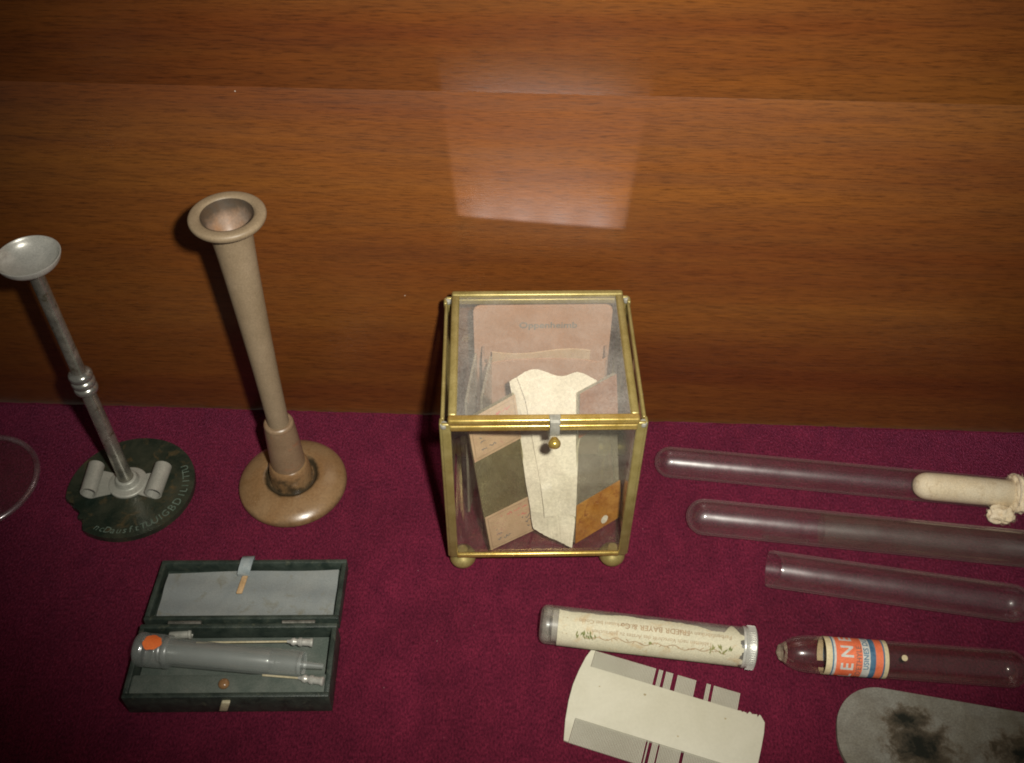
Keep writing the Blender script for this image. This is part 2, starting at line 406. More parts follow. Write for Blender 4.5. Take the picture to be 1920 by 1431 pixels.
M['brass'] = stained('brass', (0.27, 0.215, 0.070), (0.36, 0.295, 0.115), 110, 0.40, metallic=0.5, fine=1500, bumpy=0.12)
M['bright_brass'] = stained('bright_brass', (0.46, 0.32, 0.075), (0.58, 0.43, 0.14), 160, 0.27, metallic=0.7, fine=1500, bumpy=0.10)
M['solder'] = stained('solder', (0.24, 0.235, 0.20), (0.33, 0.32, 0.275), 300, 0.6, metallic=0.2, spec=0.3)
M['leather'] = stained('green_black_leather', (0.013, 0.022, 0.018), (0.042, 0.056, 0.045), 140, 0.45, c2=(0.06, 0.07, 0.05), fine=2200, bumpy=0.5)
M['case_felt'] = stained('grey_green_felt', (0.085, 0.105, 0.090), (0.125, 0.140, 0.122), 120, 0.95, fine=1800, bumpy=0.7, spec=0.1)
M['lining'] = stained('blue_grey_lining', (0.185, 0.205, 0.205), (0.225, 0.240, 0.230), 60, 0.85, c2=(0.175, 0.175, 0.145), fine=2200, bumpy=0.25, spec=0.15)
M['silk'] = stained('blue_grey_ribbon', (0.20, 0.24, 0.25), (0.27, 0.30, 0.30), 200, 0.5, fine=2500, bumpy=0.3)
M['cream_bone'] = stained('cream_stud', (0.42, 0.37, 0.23), (0.52, 0.46, 0.31), 200, 0.45)
M['tan'] = stained('tan_wood_tab', (0.42, 0.27, 0.13), (0.52, 0.35, 0.19), 200, 0.6)
M['amber_stud'] = stained('amber_stud', (0.20, 0.10, 0.04), (0.27, 0.15, 0.07), 200, 0.2)
M['orange'] = stained('orange_paper', (0.72, 0.13, 0.022), (0.80, 0.18, 0.035), 200, 0.75, fine=1800)
M['glass'] = glass('dusty_glass')
M['glass_tube'] = glass('dusty_tube_glass', tint=(0.99, 0.99, 0.985), dust=0.004, edge=0.62, ep=6.5, haze=0.024, hz=0.34, refl=0.8, dcol=(0.60, 0.56, 0.50), pc=(0.5, 1.4))
M['glass_amp'] = glass('clear_ampoule_glass', dust=0.005, edge=0.45, ep=6.5, haze=0.010, hz=0.25, tint=(0.985, 0.97, 0.955), refl=0.9, dcol=(0.50, 0.45, 0.38))
M['glass_foot'] = glass('foot_glass', tint=(0.97, 0.95, 0.95), dust=0.006, edge=0.25, haze=0.012, hz=0.2)
M['glass_rim'] = glass('foot_rim_glass', tint=(0.97, 0.90, 0.93), dust=0.06, edge=0.35, haze=0.10, hz=0.22, dcol=(0.6, 0.45, 0.48))
M['frost'] = glass('frosted_film', tint=(0.93, 0.91, 0.88), dust=0.036, edge=0.05, haze=0.014, hz=0.42, dcol=(0.46, 0.42, 0.36), patch=90, pc=(0.5, 1.5))
M['syringe_glass'] = glass('syringe_glass', tint=(0.95, 0.96, 0.95), dust=0.14, edge=0.30, haze=0.10, hz=0.32, patch=40, pc=(0.8, 1.2), fg=(0.95, 1.05), dcol=(0.56, 0.60, 0.58))
M['lid_glass'] = glass('dusty_lid_glass', refl=0.2, sharp=0.25, pc=(0.6, 1.4), tint=(0.985, 0.98, 0.965), dust=0.095, edge=0.10, haze=0.004, hz=0.30, dcol=(0.66, 0.63, 0.58), patch=60)
M['pane_glass'] = glass('pane_glass', tint=(0.98, 0.98, 0.96), dust=0.012, edge=0.10, haze=0.003, hz=0.3, dcol=(0.55, 0.54, 0.46))
M['slide_glass'] = glass('slide_glass', tint=(0.72, 0.72, 0.60), dust=0.30, edge=0.10, haze=0.01, dcol=(0.34, 0.30, 0.17), patch=60, pc=(0.7, 1.3))
M['slide_glass_b'] = glass('slide_glass_grey', tint=(0.82, 0.82, 0.76), dust=0.27, edge=0.10, haze=0.01, dcol=(0.46, 0.42, 0.32), patch=60, pc=(0.7, 1.3))
M['paper'] = stained('white_paper', (0.60, 0.545, 0.43), (0.68, 0.62, 0.505), 60, 0.85, fine=900, bumpy=0.15, spec=0.2)
def crease(mt, scale, strength, dist):
    nt = mt.node_tree; p = next(n for n in nt.nodes if n.type == 'BSDF_PRINCIPLED'); b0 = p.inputs['Normal'].links[0].from_socket
    t = N(nt, 'ShaderNodeTexCoord'); vo = N(nt, 'ShaderNodeTexVoronoi'); vo.feature = 'F1'; vo.inputs['Scale'].default_value = scale
    nt.links.new(t.outputs['Object'], vo.inputs['Vector'])
    b = N(nt, 'ShaderNodeBump'); b.inputs['Strength'].default_value = strength; b.inputs['Distance'].default_value = dist
    nt.links.new(vo.outputs['Distance'], b.inputs['Height']); nt.links.new(b0, b.inputs['Normal']); nt.links.new(b.outputs[0], p.inputs['Normal'])
crease(M['paper'], 60, 0.55, 0.004)
M['card'] = stained('terracotta_card', (0.36, 0.205, 0.132), (0.42, 0.245, 0.165), 50, 0.85, fine=2000, bumpy=0.3, spec=0.15)
M['card_dark'] = stained('brown_card_edge', (0.20, 0.12, 0.085), (0.28, 0.17, 0.12), 80, 0.85, fine=2000)
M['slide_label'] = stained('pink_buff_label', (0.42, 0.29, 0.175), (0.50, 0.35, 0.22), 150, 0.8, c2=(0.44, 0.26, 0.18), fine=2200)
M['amber_label'] = stained('amber_varnished_label', (0.30, 0.115, 0.018), (0.46, 0.22, 0.045), 110, 0.3, c2=(0.24, 0.075, 0.02), fine=900)
M['brown_label'] = stained('brown_label', (0.22, 0.10, 0.060), (0.33, 0.16, 0.095), 110, 0.5, fine=900)
M['ink_dark'] = stained('dark_ink', (0.085, 0.080, 0.070), (0.14, 0.13, 0.115), 300, 0.8)
M['ink_grey'] = stained('faded_grey_ink', (0.12, 0.125, 0.115), (0.20, 0.19, 0.17), 300, 0.8)
M['ink_red'] = stained('faded_red_ink', (0.50, 0.12, 0.11), (0.56, 0.19, 0.15), 300, 0.8)
M['ink_brown'] = stained('brown_print', (0.22, 0.15, 0.085), (0.34, 0.24, 0.14), 300, 0.8)
M['ink_green'] = stained('green_print', (0.10, 0.13, 0.035), (0.20, 0.19, 0.07), 300, 0.8)
M['ink_pale'] = stained('silver_print', (0.48, 0.49, 0.45), (0.58, 0.58, 0.53), 300, 0.6)
M['ink_blue'] = stained('blue_print', (0.035, 0.105, 0.19), (0.09, 0.19, 0.27), 250, 0.7)
M['cotton'] = stained('cotton_wool', (0.80, 0.66, 0.45), (0.86, 0.75, 0.56), 120, 0.98, c2=(0.68, 0.54, 0.36), fine=1800, bumpy=0.9, spec=0.05)
M['thread'] = stained('thread', (0.66, 0.55, 0.40), (0.74, 0.64, 0.50), 400, 0.9)
M['vial_label'] = stained('cream_vial_label', (0.43, 0.40, 0.285), (0.49, 0.455, 0.335), 70, 0.75, c2=(0.42, 0.33, 0.20), fine=1600)
M['vial_glass'] = glass('vial_glass', dust=0.14, edge=0.30, haze=0.035, hz=0.3, dcol=(0.46, 0.42, 0.36))
M['lip_glass'] = glass('crazed_lip_glass', dust=0.28, edge=0.3, haze=0.05, dcol=(0.50, 0.42, 0.30))
M['powder'] = stained('pale_powder', (0.34, 0.29, 0.25), (0.44, 0.38, 0.33), 90, 0.9, fine=900)
M['amp_cream'] = stained('cream_label_border', (0.55, 0.46, 0.27), (0.62, 0.53, 0.34), 150, 0.7)
M['amp_orange'] = stained('orange_label_band', (0.66, 0.125, 0.045), (0.74, 0.19, 0.085), 150, 0.7, fine=1600)
M['ivory'] = stained('ivory', (0.475, 0.455, 0.355), (0.525, 0.505, 0.405), 30, 0.42, fine=700, bumpy=0.03, spec=0.4, grain=0.07)
M['ivory_teeth'] = stained('ivory_teeth', (0.355, 0.338, 0.268), (0.395, 0.378, 0.305), 60, 0.5, fine=1500, bumpy=0.03, grain=0.1)
M['blemish'] = stained('ivory_blemish', (0.30, 0.25, 0.14), (0.36, 0.30, 0.18), 300, 0.6)
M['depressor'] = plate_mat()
M['rust'] = stained('brown_residue', (0.28, 0.14, 0.045), (0.36, 0.21, 0.08), 200, 0.7)

# ================================================================== SETTING
# velvet sheet
WA = G(0, 755); WB = G(1920, 812); WX = (WB - WA); WX.z = 0; WX.normalize(); WN = V(WX.y, -WX.x, 0)   # WN points to the room
WO = G(960, 783); WO.z = 0
def W(x, d, z): return WO + WX * x + WN * d + V(0, 0, z)      # d: distance in front of the wooden panel
rng = random.Random(3)
vs, fs = [], []
nx, ny = 300, 70
for j in range(ny + 1):
    for i in range(nx + 1):
        x = -0.75 + 1.5 * i / nx
        t = (j / ny) ** 2.2
        d = 0.0006 + 0.62 * t
        z = 0.0
        if j == 0: d += rng.uniform(-0.0003, 0.0007); z = 0.0004 + rng.uniform(-0.0005, 0.0005)
        if j == 1: z = 0.0010 + rng.uniform(-0.0004, 0.0004)
        vs.append(W(x, d, z))
for j in range(ny):
    for i in range(nx):
        a = j * (nx + 1) + i; fs.append((a, a + 1, a + nx + 2, a + nx + 1))
vel = mk('ground', vs, fs, M['velvet'], smooth=80); vel['kind'] = 'structure'

# wooden back panel of two boards with a fine joint
panel = thing('wooden_wall', W(0, 0, 0), 'polished red-brown mahogany wall of boards rising behind the velvet', 'wall')
def fw(x, d, z): return W(x, d, z)
for z0, z1, mt in ((-0.012, 0.19045, 'wood_a'), (0.19053, 0.55, 'wood_a')):
    v_, f_ = boxpts(-0.75, 0.75, -0.016, 0.0, z0, z1, 0.00012, fw)
    mk('board', v_, f_, M[mt], panel)

# ================================================================== WOODEN STETHOSCOPE
b = G(550, 905, 0.002); b.z = 0
t = thing('wooden_stethoscope', b, 'tall pale boxwood monaural stethoscope with flared cup and broad round base', 'stethoscope')
up = lambda a, h: (Vector(a), Vector(a) + V(0, 0, h))
base = smooth_profile(mm([(0, 24.6), (1.2, 26.0), (3.0, 26.1), (4.4, 25.2), (6.2, 22.6), (7.6, 19.0), (8.4, 15.5), (8.2, 13.2), (7.0, 11.6)]), 5) + mm([(7.0, 9.0)])
mk('base', *lathe(base, *up(b, 1), 72), M['boxwood_base'], t)
collar = smooth_profile(mm([(7.0, 10.4), (10, 10.1), (15, 9.6), (17.6, 9.0), (18.6, 8.2)]), 4) + mm([(18.6, 7.0)])
mk('collar', *lathe(collar, *up(b, 1), 56), M['boxwood_base'], t)
sl = mm([(18.4, 7.6)]) + smooth_profile(mm([(18.6, 8.1), (22, 8.0), (32, 7.7), (42, 7.2), (45.6, 6.9), (46.4, 6.9), (47.4, 6.6), (48.0, 5.9)]), 4) + mm([(47.6, 4.0)])
mk('sleeve', *lathe(sl, *up(b, 1), 56), M['boxwood_sleeve'], t)
stem = mm([(46.5, 4.9)]) + smooth_profile(mm([(47, 4.9), (60, 5.0), (80, 5.3), (100, 5.8), (120, 6.4), (140, 7.1), (152, 7.7), (159.5, 8.4), (162.2, 9.6)]), 6)
mk('stem', *lathe(stem, *up(b, 1), 56, False, True, False), M['boxwood'], t)
cup = mm([(161.6, 9.05)]) + smooth_profile(mm([(161.7, 9.2), (162.3, 12.0), (163.3, 13.8), (164.6, 14.5), (165.7, 14.4), (166.4, 13.6), (166.6, 12.2), (166.4, 10.8), (165.6, 9.9)]), 6)
mk('cup_rim', *lathe(cup, *up(b, 1), 72, False, False, False), M['boxwood'], t)
bowl = smooth_profile(mm([(165.9, 9.95), (163.0, 9.2), (158.6, 7.6), (154.5, 5.4), (152.4, 3.0), (151.8, 1.6)]), 5) + mm([(146, 1.5), (146, 0)])
mk('bowl', *lathe(bowl, *up(b, 1), 56, False, False, False), M['bowl'], t)

# ================================================================== METAL STETHOSCOPE
b = G(247, 915, 0.002); b.z = 0
t = thing('metal_stethoscope', b, 'slim tarnished metal stethoscope with shallow cup standing on a chipped black disc', 'stethoscope')
DR = 0.0304
out = []
rg = random.Random(11)
for k in range(180):
    a = 2 * math.pi * k / 180; r = DR; dg = math.degrees(a)
    if 196 < dg < 236:                      # broken edge
        u = (dg - 196) / 40; r -= 0.0052 * math.sin(math.pi * u) ** 0.6 * (0.75 + 0.25 * math.sin(u * 17)) + rg.uniform(0, 0.0006)
    out.append((r * math.cos(a), r * math.sin(a)))
disc = mk('disc', *prism(out, 0.0002, 0.0034, lambda x, y, z: b + V(x, y, z), 0.0008), M['ebonite'], t, smooth=50)
# embossed lettering round the edge of the disc
parts = []
def arc_text(s, r, a0, a1, size, shear=0.0):
    n = len(s)
    for i, ch in enumerate(s):
        if ch == ' ': continue
        a = rad(a0 + (a1 - a0) * i / (n - 1)); v2, f2 = text2d(ch, size, shear=shear)
        ca, sa = math.cos(a), math.sin(a)          # baseline outward, reading counter-clockwise
        parts.append(([b + V(ca, sa, 0) * (r - y) + V(-sa, ca, 0) * x + V(0, 0, 0.00352) for x, y in v2], f2))
arc_text('ncDaus', 0.0262, -112, -82, 0.0048, 0.25)
arc_text('f', 0.0258, -77, -76, 0.0085, 0.2) if False else None
arc_text('ftTUUIG', 0.0262, -76, -38, 0.0050, 0.1)
arc_text('BD', 0.0264, -29, -20, 0.0056)
arc_text('ILIITTU', 0.0264, -11, 26, 0.0048)
mk('lettering', *join(*parts), M['emboss'], disc, smooth=0)
c = b + V(-0.0016, 0.0016, 0)
mk('clamp_plate', *lathe(smooth_profile(mm([(3.3, 9.2), (4.3, 9.3), (4.9, 8.8), (5.2, 7.2), (5.6, 5.9), (7.2, 5.3), (8.4, 4.9), (8.8, 4.0)]), 4) + mm([(8.8, 2.0)]), *up(c, 1), 56), M['tin'], t)
for s in (-1, 1):                             # rolled metal tongues either side
    prof = [(0.0070 * s, 0.0040)]
    cx, cz, rr = 0.0158 * s, 0.0078, 0.0041
    for k in range(0, 26):
        a = -math.pi / 2 + s * (k / 25) * rad(335)
        r_ = rr - 0.0009 * max(0, (k - 17) / 8)
        prof.append((cx + r_ * math.cos(a), cz + r_ * math.sin(a)))
    vs, fs = [], []
    L = 0.0085
    n = len(prof)
    inner = []
    for i, (x, z) in enumerate(prof):
        x0, z0 = prof[max(i - 1, 0)]; x1, z1 = prof[min(i + 1, n - 1)]
        d = math.hypot(x1 - x0, z1 - z0); nx_, nz_ = -(z1 - z0) / d * s, (x1 - x0) / d * s
        inner.append((x + nx_ * 0.0006, z + nz_ * 0.0006))
    ang = rad(-8)
    def place(x, y, z):
        return c + V(x * math.cos(ang * 0) , y + abs(x) * 0.0, z) + V(0.12 * y * 0 + y * 0.05 * s, 0, 0)
    for pr in (prof, inner):
        for x, z in pr:
            wd = L if abs(x) > 0.0105 else L * 0.72
            vs += [place(x, -wd - 0.001, z), place(x, wd - 0.001, z)]
    o = 2 * n
    for i in range(n - 1):
        fs += [(2 * i, 2 * i + 1, 2 * i + 3, 2 * i + 2), (o + 2 * i, o + 2 * i + 2, o + 2 * i + 3, o + 2 * i + 1),
               (2 * i, 2 * i + 2, o + 2 * i + 2, o + 2 * i), (2 * i + 1, o + 2 * i + 1, o + 2 * i + 3, 2 * i + 3)]
    fs += [(0, o, o + 1, 1), (2 * n - 2, 2 * n - 1, o + 2 * n - 1, o + 2 * n - 2)]
    mk('rolled_tongue', vs, fs, M['tin'], t, smooth=40)
mk('rod', *lathe(smooth_profile(mm([(8.2, 3.9), (9, 3.7), (12, 3.5), (40, 3.4), (70, 3.2), (100, 3.0), (130, 3.0), (138, 3.1), (140.1, 3.3)]), 5), *up(c, 1), 40), M['rod'], t)
ringp = mm([(70.0, 3.2)])
for k in range(3):
    z0 = 70.6 + k * 4.0
    ringp += mm([(z0, 4.3), (z0 + 0.5, 4.9), (z0 + 1.4, 5.15), (z0 + 2.4, 5.15), (z0 + 3.2, 4.8), (z0 + 3.7, 4.2)])
ringp += mm([(83.0, 3.2)])
mk('ring_collar', *lathe(ringp, *up(c, 1), 48), M['ring_metal'], t, smooth=60)
cupm = smooth_profile(mm([(139.5, 3.0), (140.4, 5.0), (142.0, 8.4), (144.4, 11.2), (146.8, 12.3)]), 5) + mm([(147.3, 12.35), (147.4, 12.0)]) + smooth_profile(mm([(146.9, 11.5), (144.8, 10.3), (142.8, 7.8), (141.6, 4.6), (141.0, 2.0)]), 5) + mm([(140.9, 0.0)])
mk('cup', *lathe(cupm, *up(c, 1), 64), M['nickel'], t, smooth=50)

# ================================================================== GLASS FOOT AT THE EDGE
b = G(-45, 905, 0.002); b.z = 0
t = thing('glass_funnel', b, 'clear glass funnel with round foot beside the black chipped disc', 'glass funnel')
ft = smooth_profile(mm([(0.2, 27.5), (0.3, 28.6), (1.2, 29.3), (2.4, 29.2), (3.2, 28.2), (3.6, 26), (4.0, 22), (5.0, 14), (6.6, 8.0), (9.5, 5.2)]), 5)
mk('foot', *lathe(ft, *up(b, 1), 80, False, True, False), M['glass_foot'], t)
rim = [b + V(0.0286 * math.cos(k_ * math.pi / 48), 0.0286 * math.sin(k_ * math.pi / 48), 0.0022) for k_ in range(97)]
mk('foot_rim', *sweep(rim, 0.0014, 12), M['glass_rim'], t)
stp = smooth_profile(mm([(9.3, 5.3), (14, 4.5), (40, 4.2), (90, 4.6), (110, 6.5), (124, 12), (132, 17)]), 5)
mk('stem', *lathe(stp + mm([(132.6, 16.6)]) + [(a_, max(r_ - 0.0012, 0.0005)) for a_, r_ in stp[::-1] if a_ > 0.09] + mm([(90, 0)]), *up(b, 1), 48), M['glass_foot'], t)

# ================================================================== SYRINGE CASE
T0 = G(226, 1309, 0.014); T1 = G(616, 1306, 0.014); T2 = G(261, 1170, 0.014)
o = Vector((T0.x, T0.y, 0)); ex = (T1 - T0); ex.z = 0; CW = ex.length; ex.normalize(); ey = V(-ex.y, ex.x, 0); CD = (T2 - T0).dot(ey)
def CS(x, y, z): return o + ex * x + ey * y + V(0, 0, z)
case = thing('syringe_case', CS(CW / 2, CD / 2, 0), 'open dark green leather case holding a glass syringe and needles', 'case')
TH = 0.014; wl = 0.0022
def ringwall(x0, x1, y0, y1, z0, z1, wd, bev):
    return join(boxpts(x0, x1, y0, y0 + wd, z0, z1, bev, CS), boxpts(x0, x1, y1 - wd, y1, z0, z1, bev, CS),
                boxpts(x0, x0 + wd, y0 + wd * 0.9, y1 - wd * 0.9, z0, z1 - 0.00003, bev, CS), boxpts(x1 - wd, x1, y0 + wd * 0.9, y1 - wd * 0.9, z0, z1 - 0.00003, bev, CS))
tray = mk('tray', *join(ringwall(0, CW, 0, CD, 0.0004, TH, wl, 0.0005), boxpts(0.0012, CW - 0.0012, 0.0012, CD - 0.0012, 0.0006, 0.0030, 0, CS)), M['leather'], case)
mk('tray_pad', *boxpts(wl, CW - wl, wl + 0.0085, CD - wl, 0.0028, 0.0060, 0.0006, CS), M['case_felt'], case)
mk('ledge', *boxpts(wl - 0.0003, CW - wl + 0.0003, wl - 0.0003, wl + 0.0085, 0.0028, 0.0132, 0.0012, CS), M['case_felt'], case)
sp = G(420, 1283, 0.0135)
mk('stud', *lathe(smooth_profile(mm([(-0.6, 2.0), (0.4, 2.3), (1.3, 1.9), (1.9, 1.0), (2.05, 0.0)]), 4), *up(sp, 1), 24), M['amber_stud'], case)
fr = G(421, 1320, 0.0085); xx = (fr - o).dot(ex)
mk('latch_pin', *boxpts(xx - 0.0018, xx + 0.0018, -0.0014, 0.0004, 0.0040, 0.0115, 0.0006, lambda x, y, z: CS(x + (z - 0.0078) * 0.35, y, z)), M['cream_bone'], case)
# lid folded right back
HY = CD + 0.0022; tilt = rad(-7)
def LS(x, y, z):
    yy = HY + y * math.cos(tilt) - (z - 0.0) * math.sin(tilt); zz = 0.0062 + y * math.sin(tilt) + z * math.cos(tilt)
    return CS(x, yy, zz)
LD = CD * 0.985; LH = 0.0062
lid = mk('lid', *join(boxpts(0, CW, 0, wl, -0.0010, LH, 0.0005, LS), boxpts(0, CW, LD - wl, LD, -0.0010, LH, 0.0005, LS),
    boxpts(0, wl, wl * 0.9, LD - wl * 0.9, -0.0010, LH - 0.00003, 0.0005, LS), boxpts(CW - wl, CW, wl * 0.9, LD - wl * 0.9, -0.0010, LH - 0.00003, 0.0005, LS),
    boxpts(0.001, CW - 0.001, 0.001, LD - 0.001, -0.0009, 0.0008, 0, LS)), M['leather'], case)
vs, fs = [], []
nx, ny = 40, 14
for j in range(ny + 1):
    for i in range(nx + 1):
        u, v_ = i / nx, j / ny
        x = wl + 0.0018 + u * (CW - 2 * wl - 0.0030); ytop = LD - wl - 0.0028 - 0.0013 * (1 - u) ** 2 + 0.0005 * math.sin(u * 7)
        y = wl + 0.0008 + v_ * (ytop - wl - 0.0008)
        z = 0.0030 + 0.0014 * v_ + 0.0004 * math.sin(u * 9 + v_ * 3) + 0.0003 * math.sin(v_ * 11 + u * 4)
        vs.append(LS(x, y, z))
for j in range(ny):
    for i in range(nx):
        a = j * (nx + 1) + i; fs.append((a, a + 1, a + nx + 2, a + nx + 1))
n0 = len(vs); 
vs += [v - V(0, 0, 0.0007) for v in vs]; fs += [tuple(i + n0 for i in q[::-1]) for q in list(fs)]
mk('lining', vs, fs, M['lining'], lid, smooth=80)
# loop of ribbon on the lid edge and a wooden tab under it
lx = 0.466 * CW
loop = [(LD + 0.0004, 0.0058), (LD - 0.0005, 0.0092), (LD - 0.0034, 0.0104), (LD - 0.0066, 0.0092), (LD - 0.0088, 0.0070), (LD - 0.0086, 0.0054)]
vs, fs = [], []
for k, (y, z) in enumerate(loop):
    for s in (-1, 1):
        for dz in (0, -0.0006): vs.append(LS(lx + s * 0.0027 + 0.0008 * math.sin(k), y, z + dz))
for k in range(len(loop) - 1):
    a, b2 = 4 * k, 4 * k + 4
    fs += [(a, a + 2, b2 + 2, b2), (a + 1, b2 + 1, b2 + 3, a + 3), (a, b2, b2 + 1, a + 1), (a + 2, a + 3, b2 + 3, b2 + 2)]
fs += [(0, 1, 3, 2), (len(vs) - 4, len(vs) - 2, len(vs) - 1, len(vs) - 3)]
mk('ribbon_loop', vs, fs, M['silk'], lid, smooth=60)
mk('wooden_tab', *boxpts(lx - 0.0013, lx + 0.0013, LD - 0.0185, LD - 0.0088, 0.0048, 0.0058, 0.0004, lambda x, y, z: LS(x + (y - LD + 0.0088) * 0.09, y, z)), M['tan'], lid)
for hx in (0.22, 0.80):
    mk('hinge', *sweep([CS(CW * hx - 0.007, CD + 0.0010, 0.0128), CS(CW * hx + 0.007, CD + 0.0010, 0.0128)], 0.0009, 10), M['dirty_metal'], case)

# ---- syringe and needles lying in the case
SZ = 0.0134
a, e = G(258, 1217, SZ), G(566, 1246, SZ)
sx = (e - a).length
syr = thing('glass_syringe', (a + e) / 2 - V(0, 0, 0.0062), 'small glass syringe with orange paper dot lying in the green leather case', 'syringe')
L = sx * 1000
mk('barrel', *lathe(smooth_profile(mm([(12.5, 5.6), (14, 5.6), (L * 0.5, 5.6), (L - 2.2, 5.5), (L - 0.8, 5.0), (L - 0.1, 3.6)]), 5) + mm([(L, 1.6)]), a, e, 48), M['syringe_glass'], syr)
mk('plunger', *lathe(mm([(10, 0), (10, 4.4), (11, 4.6), (L - 14, 4.6), (L - 13, 4.2), (L - 13, 0)]), a, e, 40), M['syringe_glass'], syr)
capp = mk('end_cap', *lathe(mm([(0, 0), (0, 5.2)]) + smooth_profile(mm([(0, 6.2), (1.0, 7.0), (3.0, 7.1), (4.2, 6.6), (5.0, 6.9), (10.5, 6.9), (11.6, 6.6), (12.6, 7.0), (14.2, 6.8), (14.8, 6.0)]), 3) + mm([(14.8, 4.5)]), a, e, 48), M['syringe_glass'], syr)
mk('nozzle', *lathe(mm([(L - 0.3, 0), (L - 0.3, 1.7), (L + 1, 1.55), (L + 9.0, 1.15), (L + 9.2, 0.9), (L + 9.2, 0)]), a, e, 24), M['syringe_glass'], syr)
# orange dot wrapped on the end cap
sxv, syv, szv = frame(a, e)
vs, fs = [], []
R_ = 0.0072
cen_t, cen_a = 0.0080, rad(88)
rings = 6; seg = 28
for k in range(rings + 1):
    for q in range(seg):
        th = 2 * math.pi * q / seg; rr = k / rings * (1 + 0.07 * math.sin(3 * th + 1) + 0.05 * math.sin(7 * th))
        tt = cen_t + 0.0039 * rr * math.cos(th); an = cen_a + 0.0036 / R_ * rr * math.sin(th)
        vs.append(a + sxv * tt + (syv * math.cos(an) + szv * math.sin(an)) * R_)
for k in range(rings):
    for q in range(seg):
        q2 = (q + 1) % seg; fs.append((k * seg + q, k * seg + q2, (k + 1) * seg + q2, (k + 1) * seg + q))
mk('paper_dot', *weld(vs, fs), M['orange'], capp, smooth=80)

def needle(p0, p1, p2, label):
    d = (p2 - p1)
    tt = thing('needle', p1 - V(0, 0, 0.002), label, 'needle', 'hypodermic needles in the case')
    mk('shaft', *sweep([p0, p0.lerp(p1, 0.5), p1], 0.00042, 8), M['cream_bone'], tt)
    Ln = d.length * 1000
    prof = mm([(-1.5, 0.6), (0, 1.0), (0.6, 1.6), (1.6, 1.7), (2.2, 1.25), (3.0, 1.3), (3.6, 1.9), (4.6, 1.95), (5.0, 1.5), (Ln - 1.4, 1.6), (Ln - 1.0, 1.9), (Ln - 0.2, 1.9), (Ln, 1.5)])
    mk('hub', *lathe(prof, p1, p2, 24), M['nickel'], tt, smooth=50)
needle(G(368, 1205, 0.0125), G(545, 1203, 0.0118), G(587, 1205, 0.0110), 'steel needle with ridged hub beside the lid hinge')
needle(G(492, 1266, 0.0145), G(566, 1272, 0.0150), G(607, 1278, 0.0152), 'steel needle resting on the front ledge of the green case')
p0, p1 = G(318, 1192, 0.010), G(361, 1189, 0.010)
slv = mk('metal_sleeve', *lathe(mm([(0, 1.4), (0.4, 1.7), (8.0, 1.8), (8.3, 2.2), (9.3, 2.2), (9.5, 1.3), (9.0, 1.2)]), p0, p1, 28), M['tin'], origin=p0 - V(0, 0, 0.002), smooth=50)
tag(slv, 'short pale metal sleeve beside the orange dot in the green case', 'sleeve')

# ================================================================== BRASS AND GLASS BOX
BO = V(0.01254, 0.25576, 0.010); br = rad(1.445)
BX = V(math.cos(br), math.sin(br), 0); BY = V(-math.sin(br), math.cos(br), 0)
def B(x, y, z): return BO + BX * (x / 1000) + BY * (y / 1000) + V(0, 0, z / 1000)
HW, DP, HT = 39.8, 73.9, 92.3
box = thing('display_box', B(0, DP / 2, -10), 'small square glass display box with brass edges holding slides and papers', 'display box')
k = 3.6; q = 1.5                                      # channel width and thickness
def bar(x0, x1, y0, y1, z0, z1, bev=0.55): return boxpts(x0, x1, y0, y1, z0, z1, bev, B, 3)
for sx_ in (-1, 1):
    for back in (0, 1):
        xo = sx_ * HW; yo = DP if back else 0; dy = -1 if back else 1
        f1 = bar(*sorted((xo, xo - sx_ * k)), *sorted((yo, yo + dy * q)), 0.2, HT)
        f2 = bar(*sorted((xo + sx_ * 0.9, xo - sx_ * (q - 0.9))), *sorted((yo + dy * 0.5, yo + dy * (0.5 + k))), 0.4, HT - 0.4)
        po = mk('corner_post', *join(f1, f2), M['brass'], box)
        mk('solder_joint', *lathe(smooth_profile(mm([(-2.4, 0.8), (-1.4, 1.45), (0, 1.5), (0.5, 1.2), (0.7, 0.0)]), 4), B(xo - sx_ * 0.9, yo + dy * 1.2, HT - 1.0), B(xo - sx_ * 0.9, yo + dy * 1.2, HT + 1), 20), M['solder'], po)
        mk('foot', *lathe(smooth_profile(mm([(-10.0, 0.0), (-9.8, 2.4), (-8.4, 4.8), (-6.0, 6.0), (-3.4, 5.3), (-1.2, 3.2), (0.3, 2.2)]), 4), B(xo - sx_ * 5.5, yo + dy * 4.5, 0), B(xo - sx_ * 5.5, yo + dy * 4.5, 1), 32), M['brass'], box)
i = HW - k + 0.4
for yo, dy in ((0, 1), (DP, -1)):
    mk('rail', *bar(-i, i, *sorted((yo - dy * 0.35, yo + dy * q)), 0.0, 2.7, 0.7), M['bright_brass'] if dy > 0 else M['brass'], box)
    mk('rail', *bar(-i, i, *sorted((yo - dy * 0.35, yo + dy * q)), HT - 4.0, HT - 0.9, 0.7), M['bright_brass'] if dy > 0 else M['brass'], box)
for s in (-1, 1):
    for z0, z1 in ((0.0, 2.7), (HT - 4.0, HT - 0.9)):
        mk('rail', *bar(*sorted((s * (HW + 0.5), s * (HW - 1.0))), 4.0, DP - 4.0, z0, z1, 0.6), M['brass'], box)
def pane(name, x0, x1, y0, y1, z0, z1, mat, par): return mk(name, *bar(x0, x1, y0, y1, z0, z1, 0.0), mat, par, smooth=0)
pane('pane', -i, i, 0.45, 1.35, 2.0, HT - 1.8, M['pane_glass'], box)
pane('pane', -i, i, DP - 1.35, DP - 0.45, 2.0, HT - 1.8, M['pane_glass'], box)
for s in (-1, 1): pane('pane', *sorted((s * (HW - 0.9), s * (HW - 0.0))), 4.2, DP - 4.2, 2.0, HT - 1.8, M['pane_glass'], box)
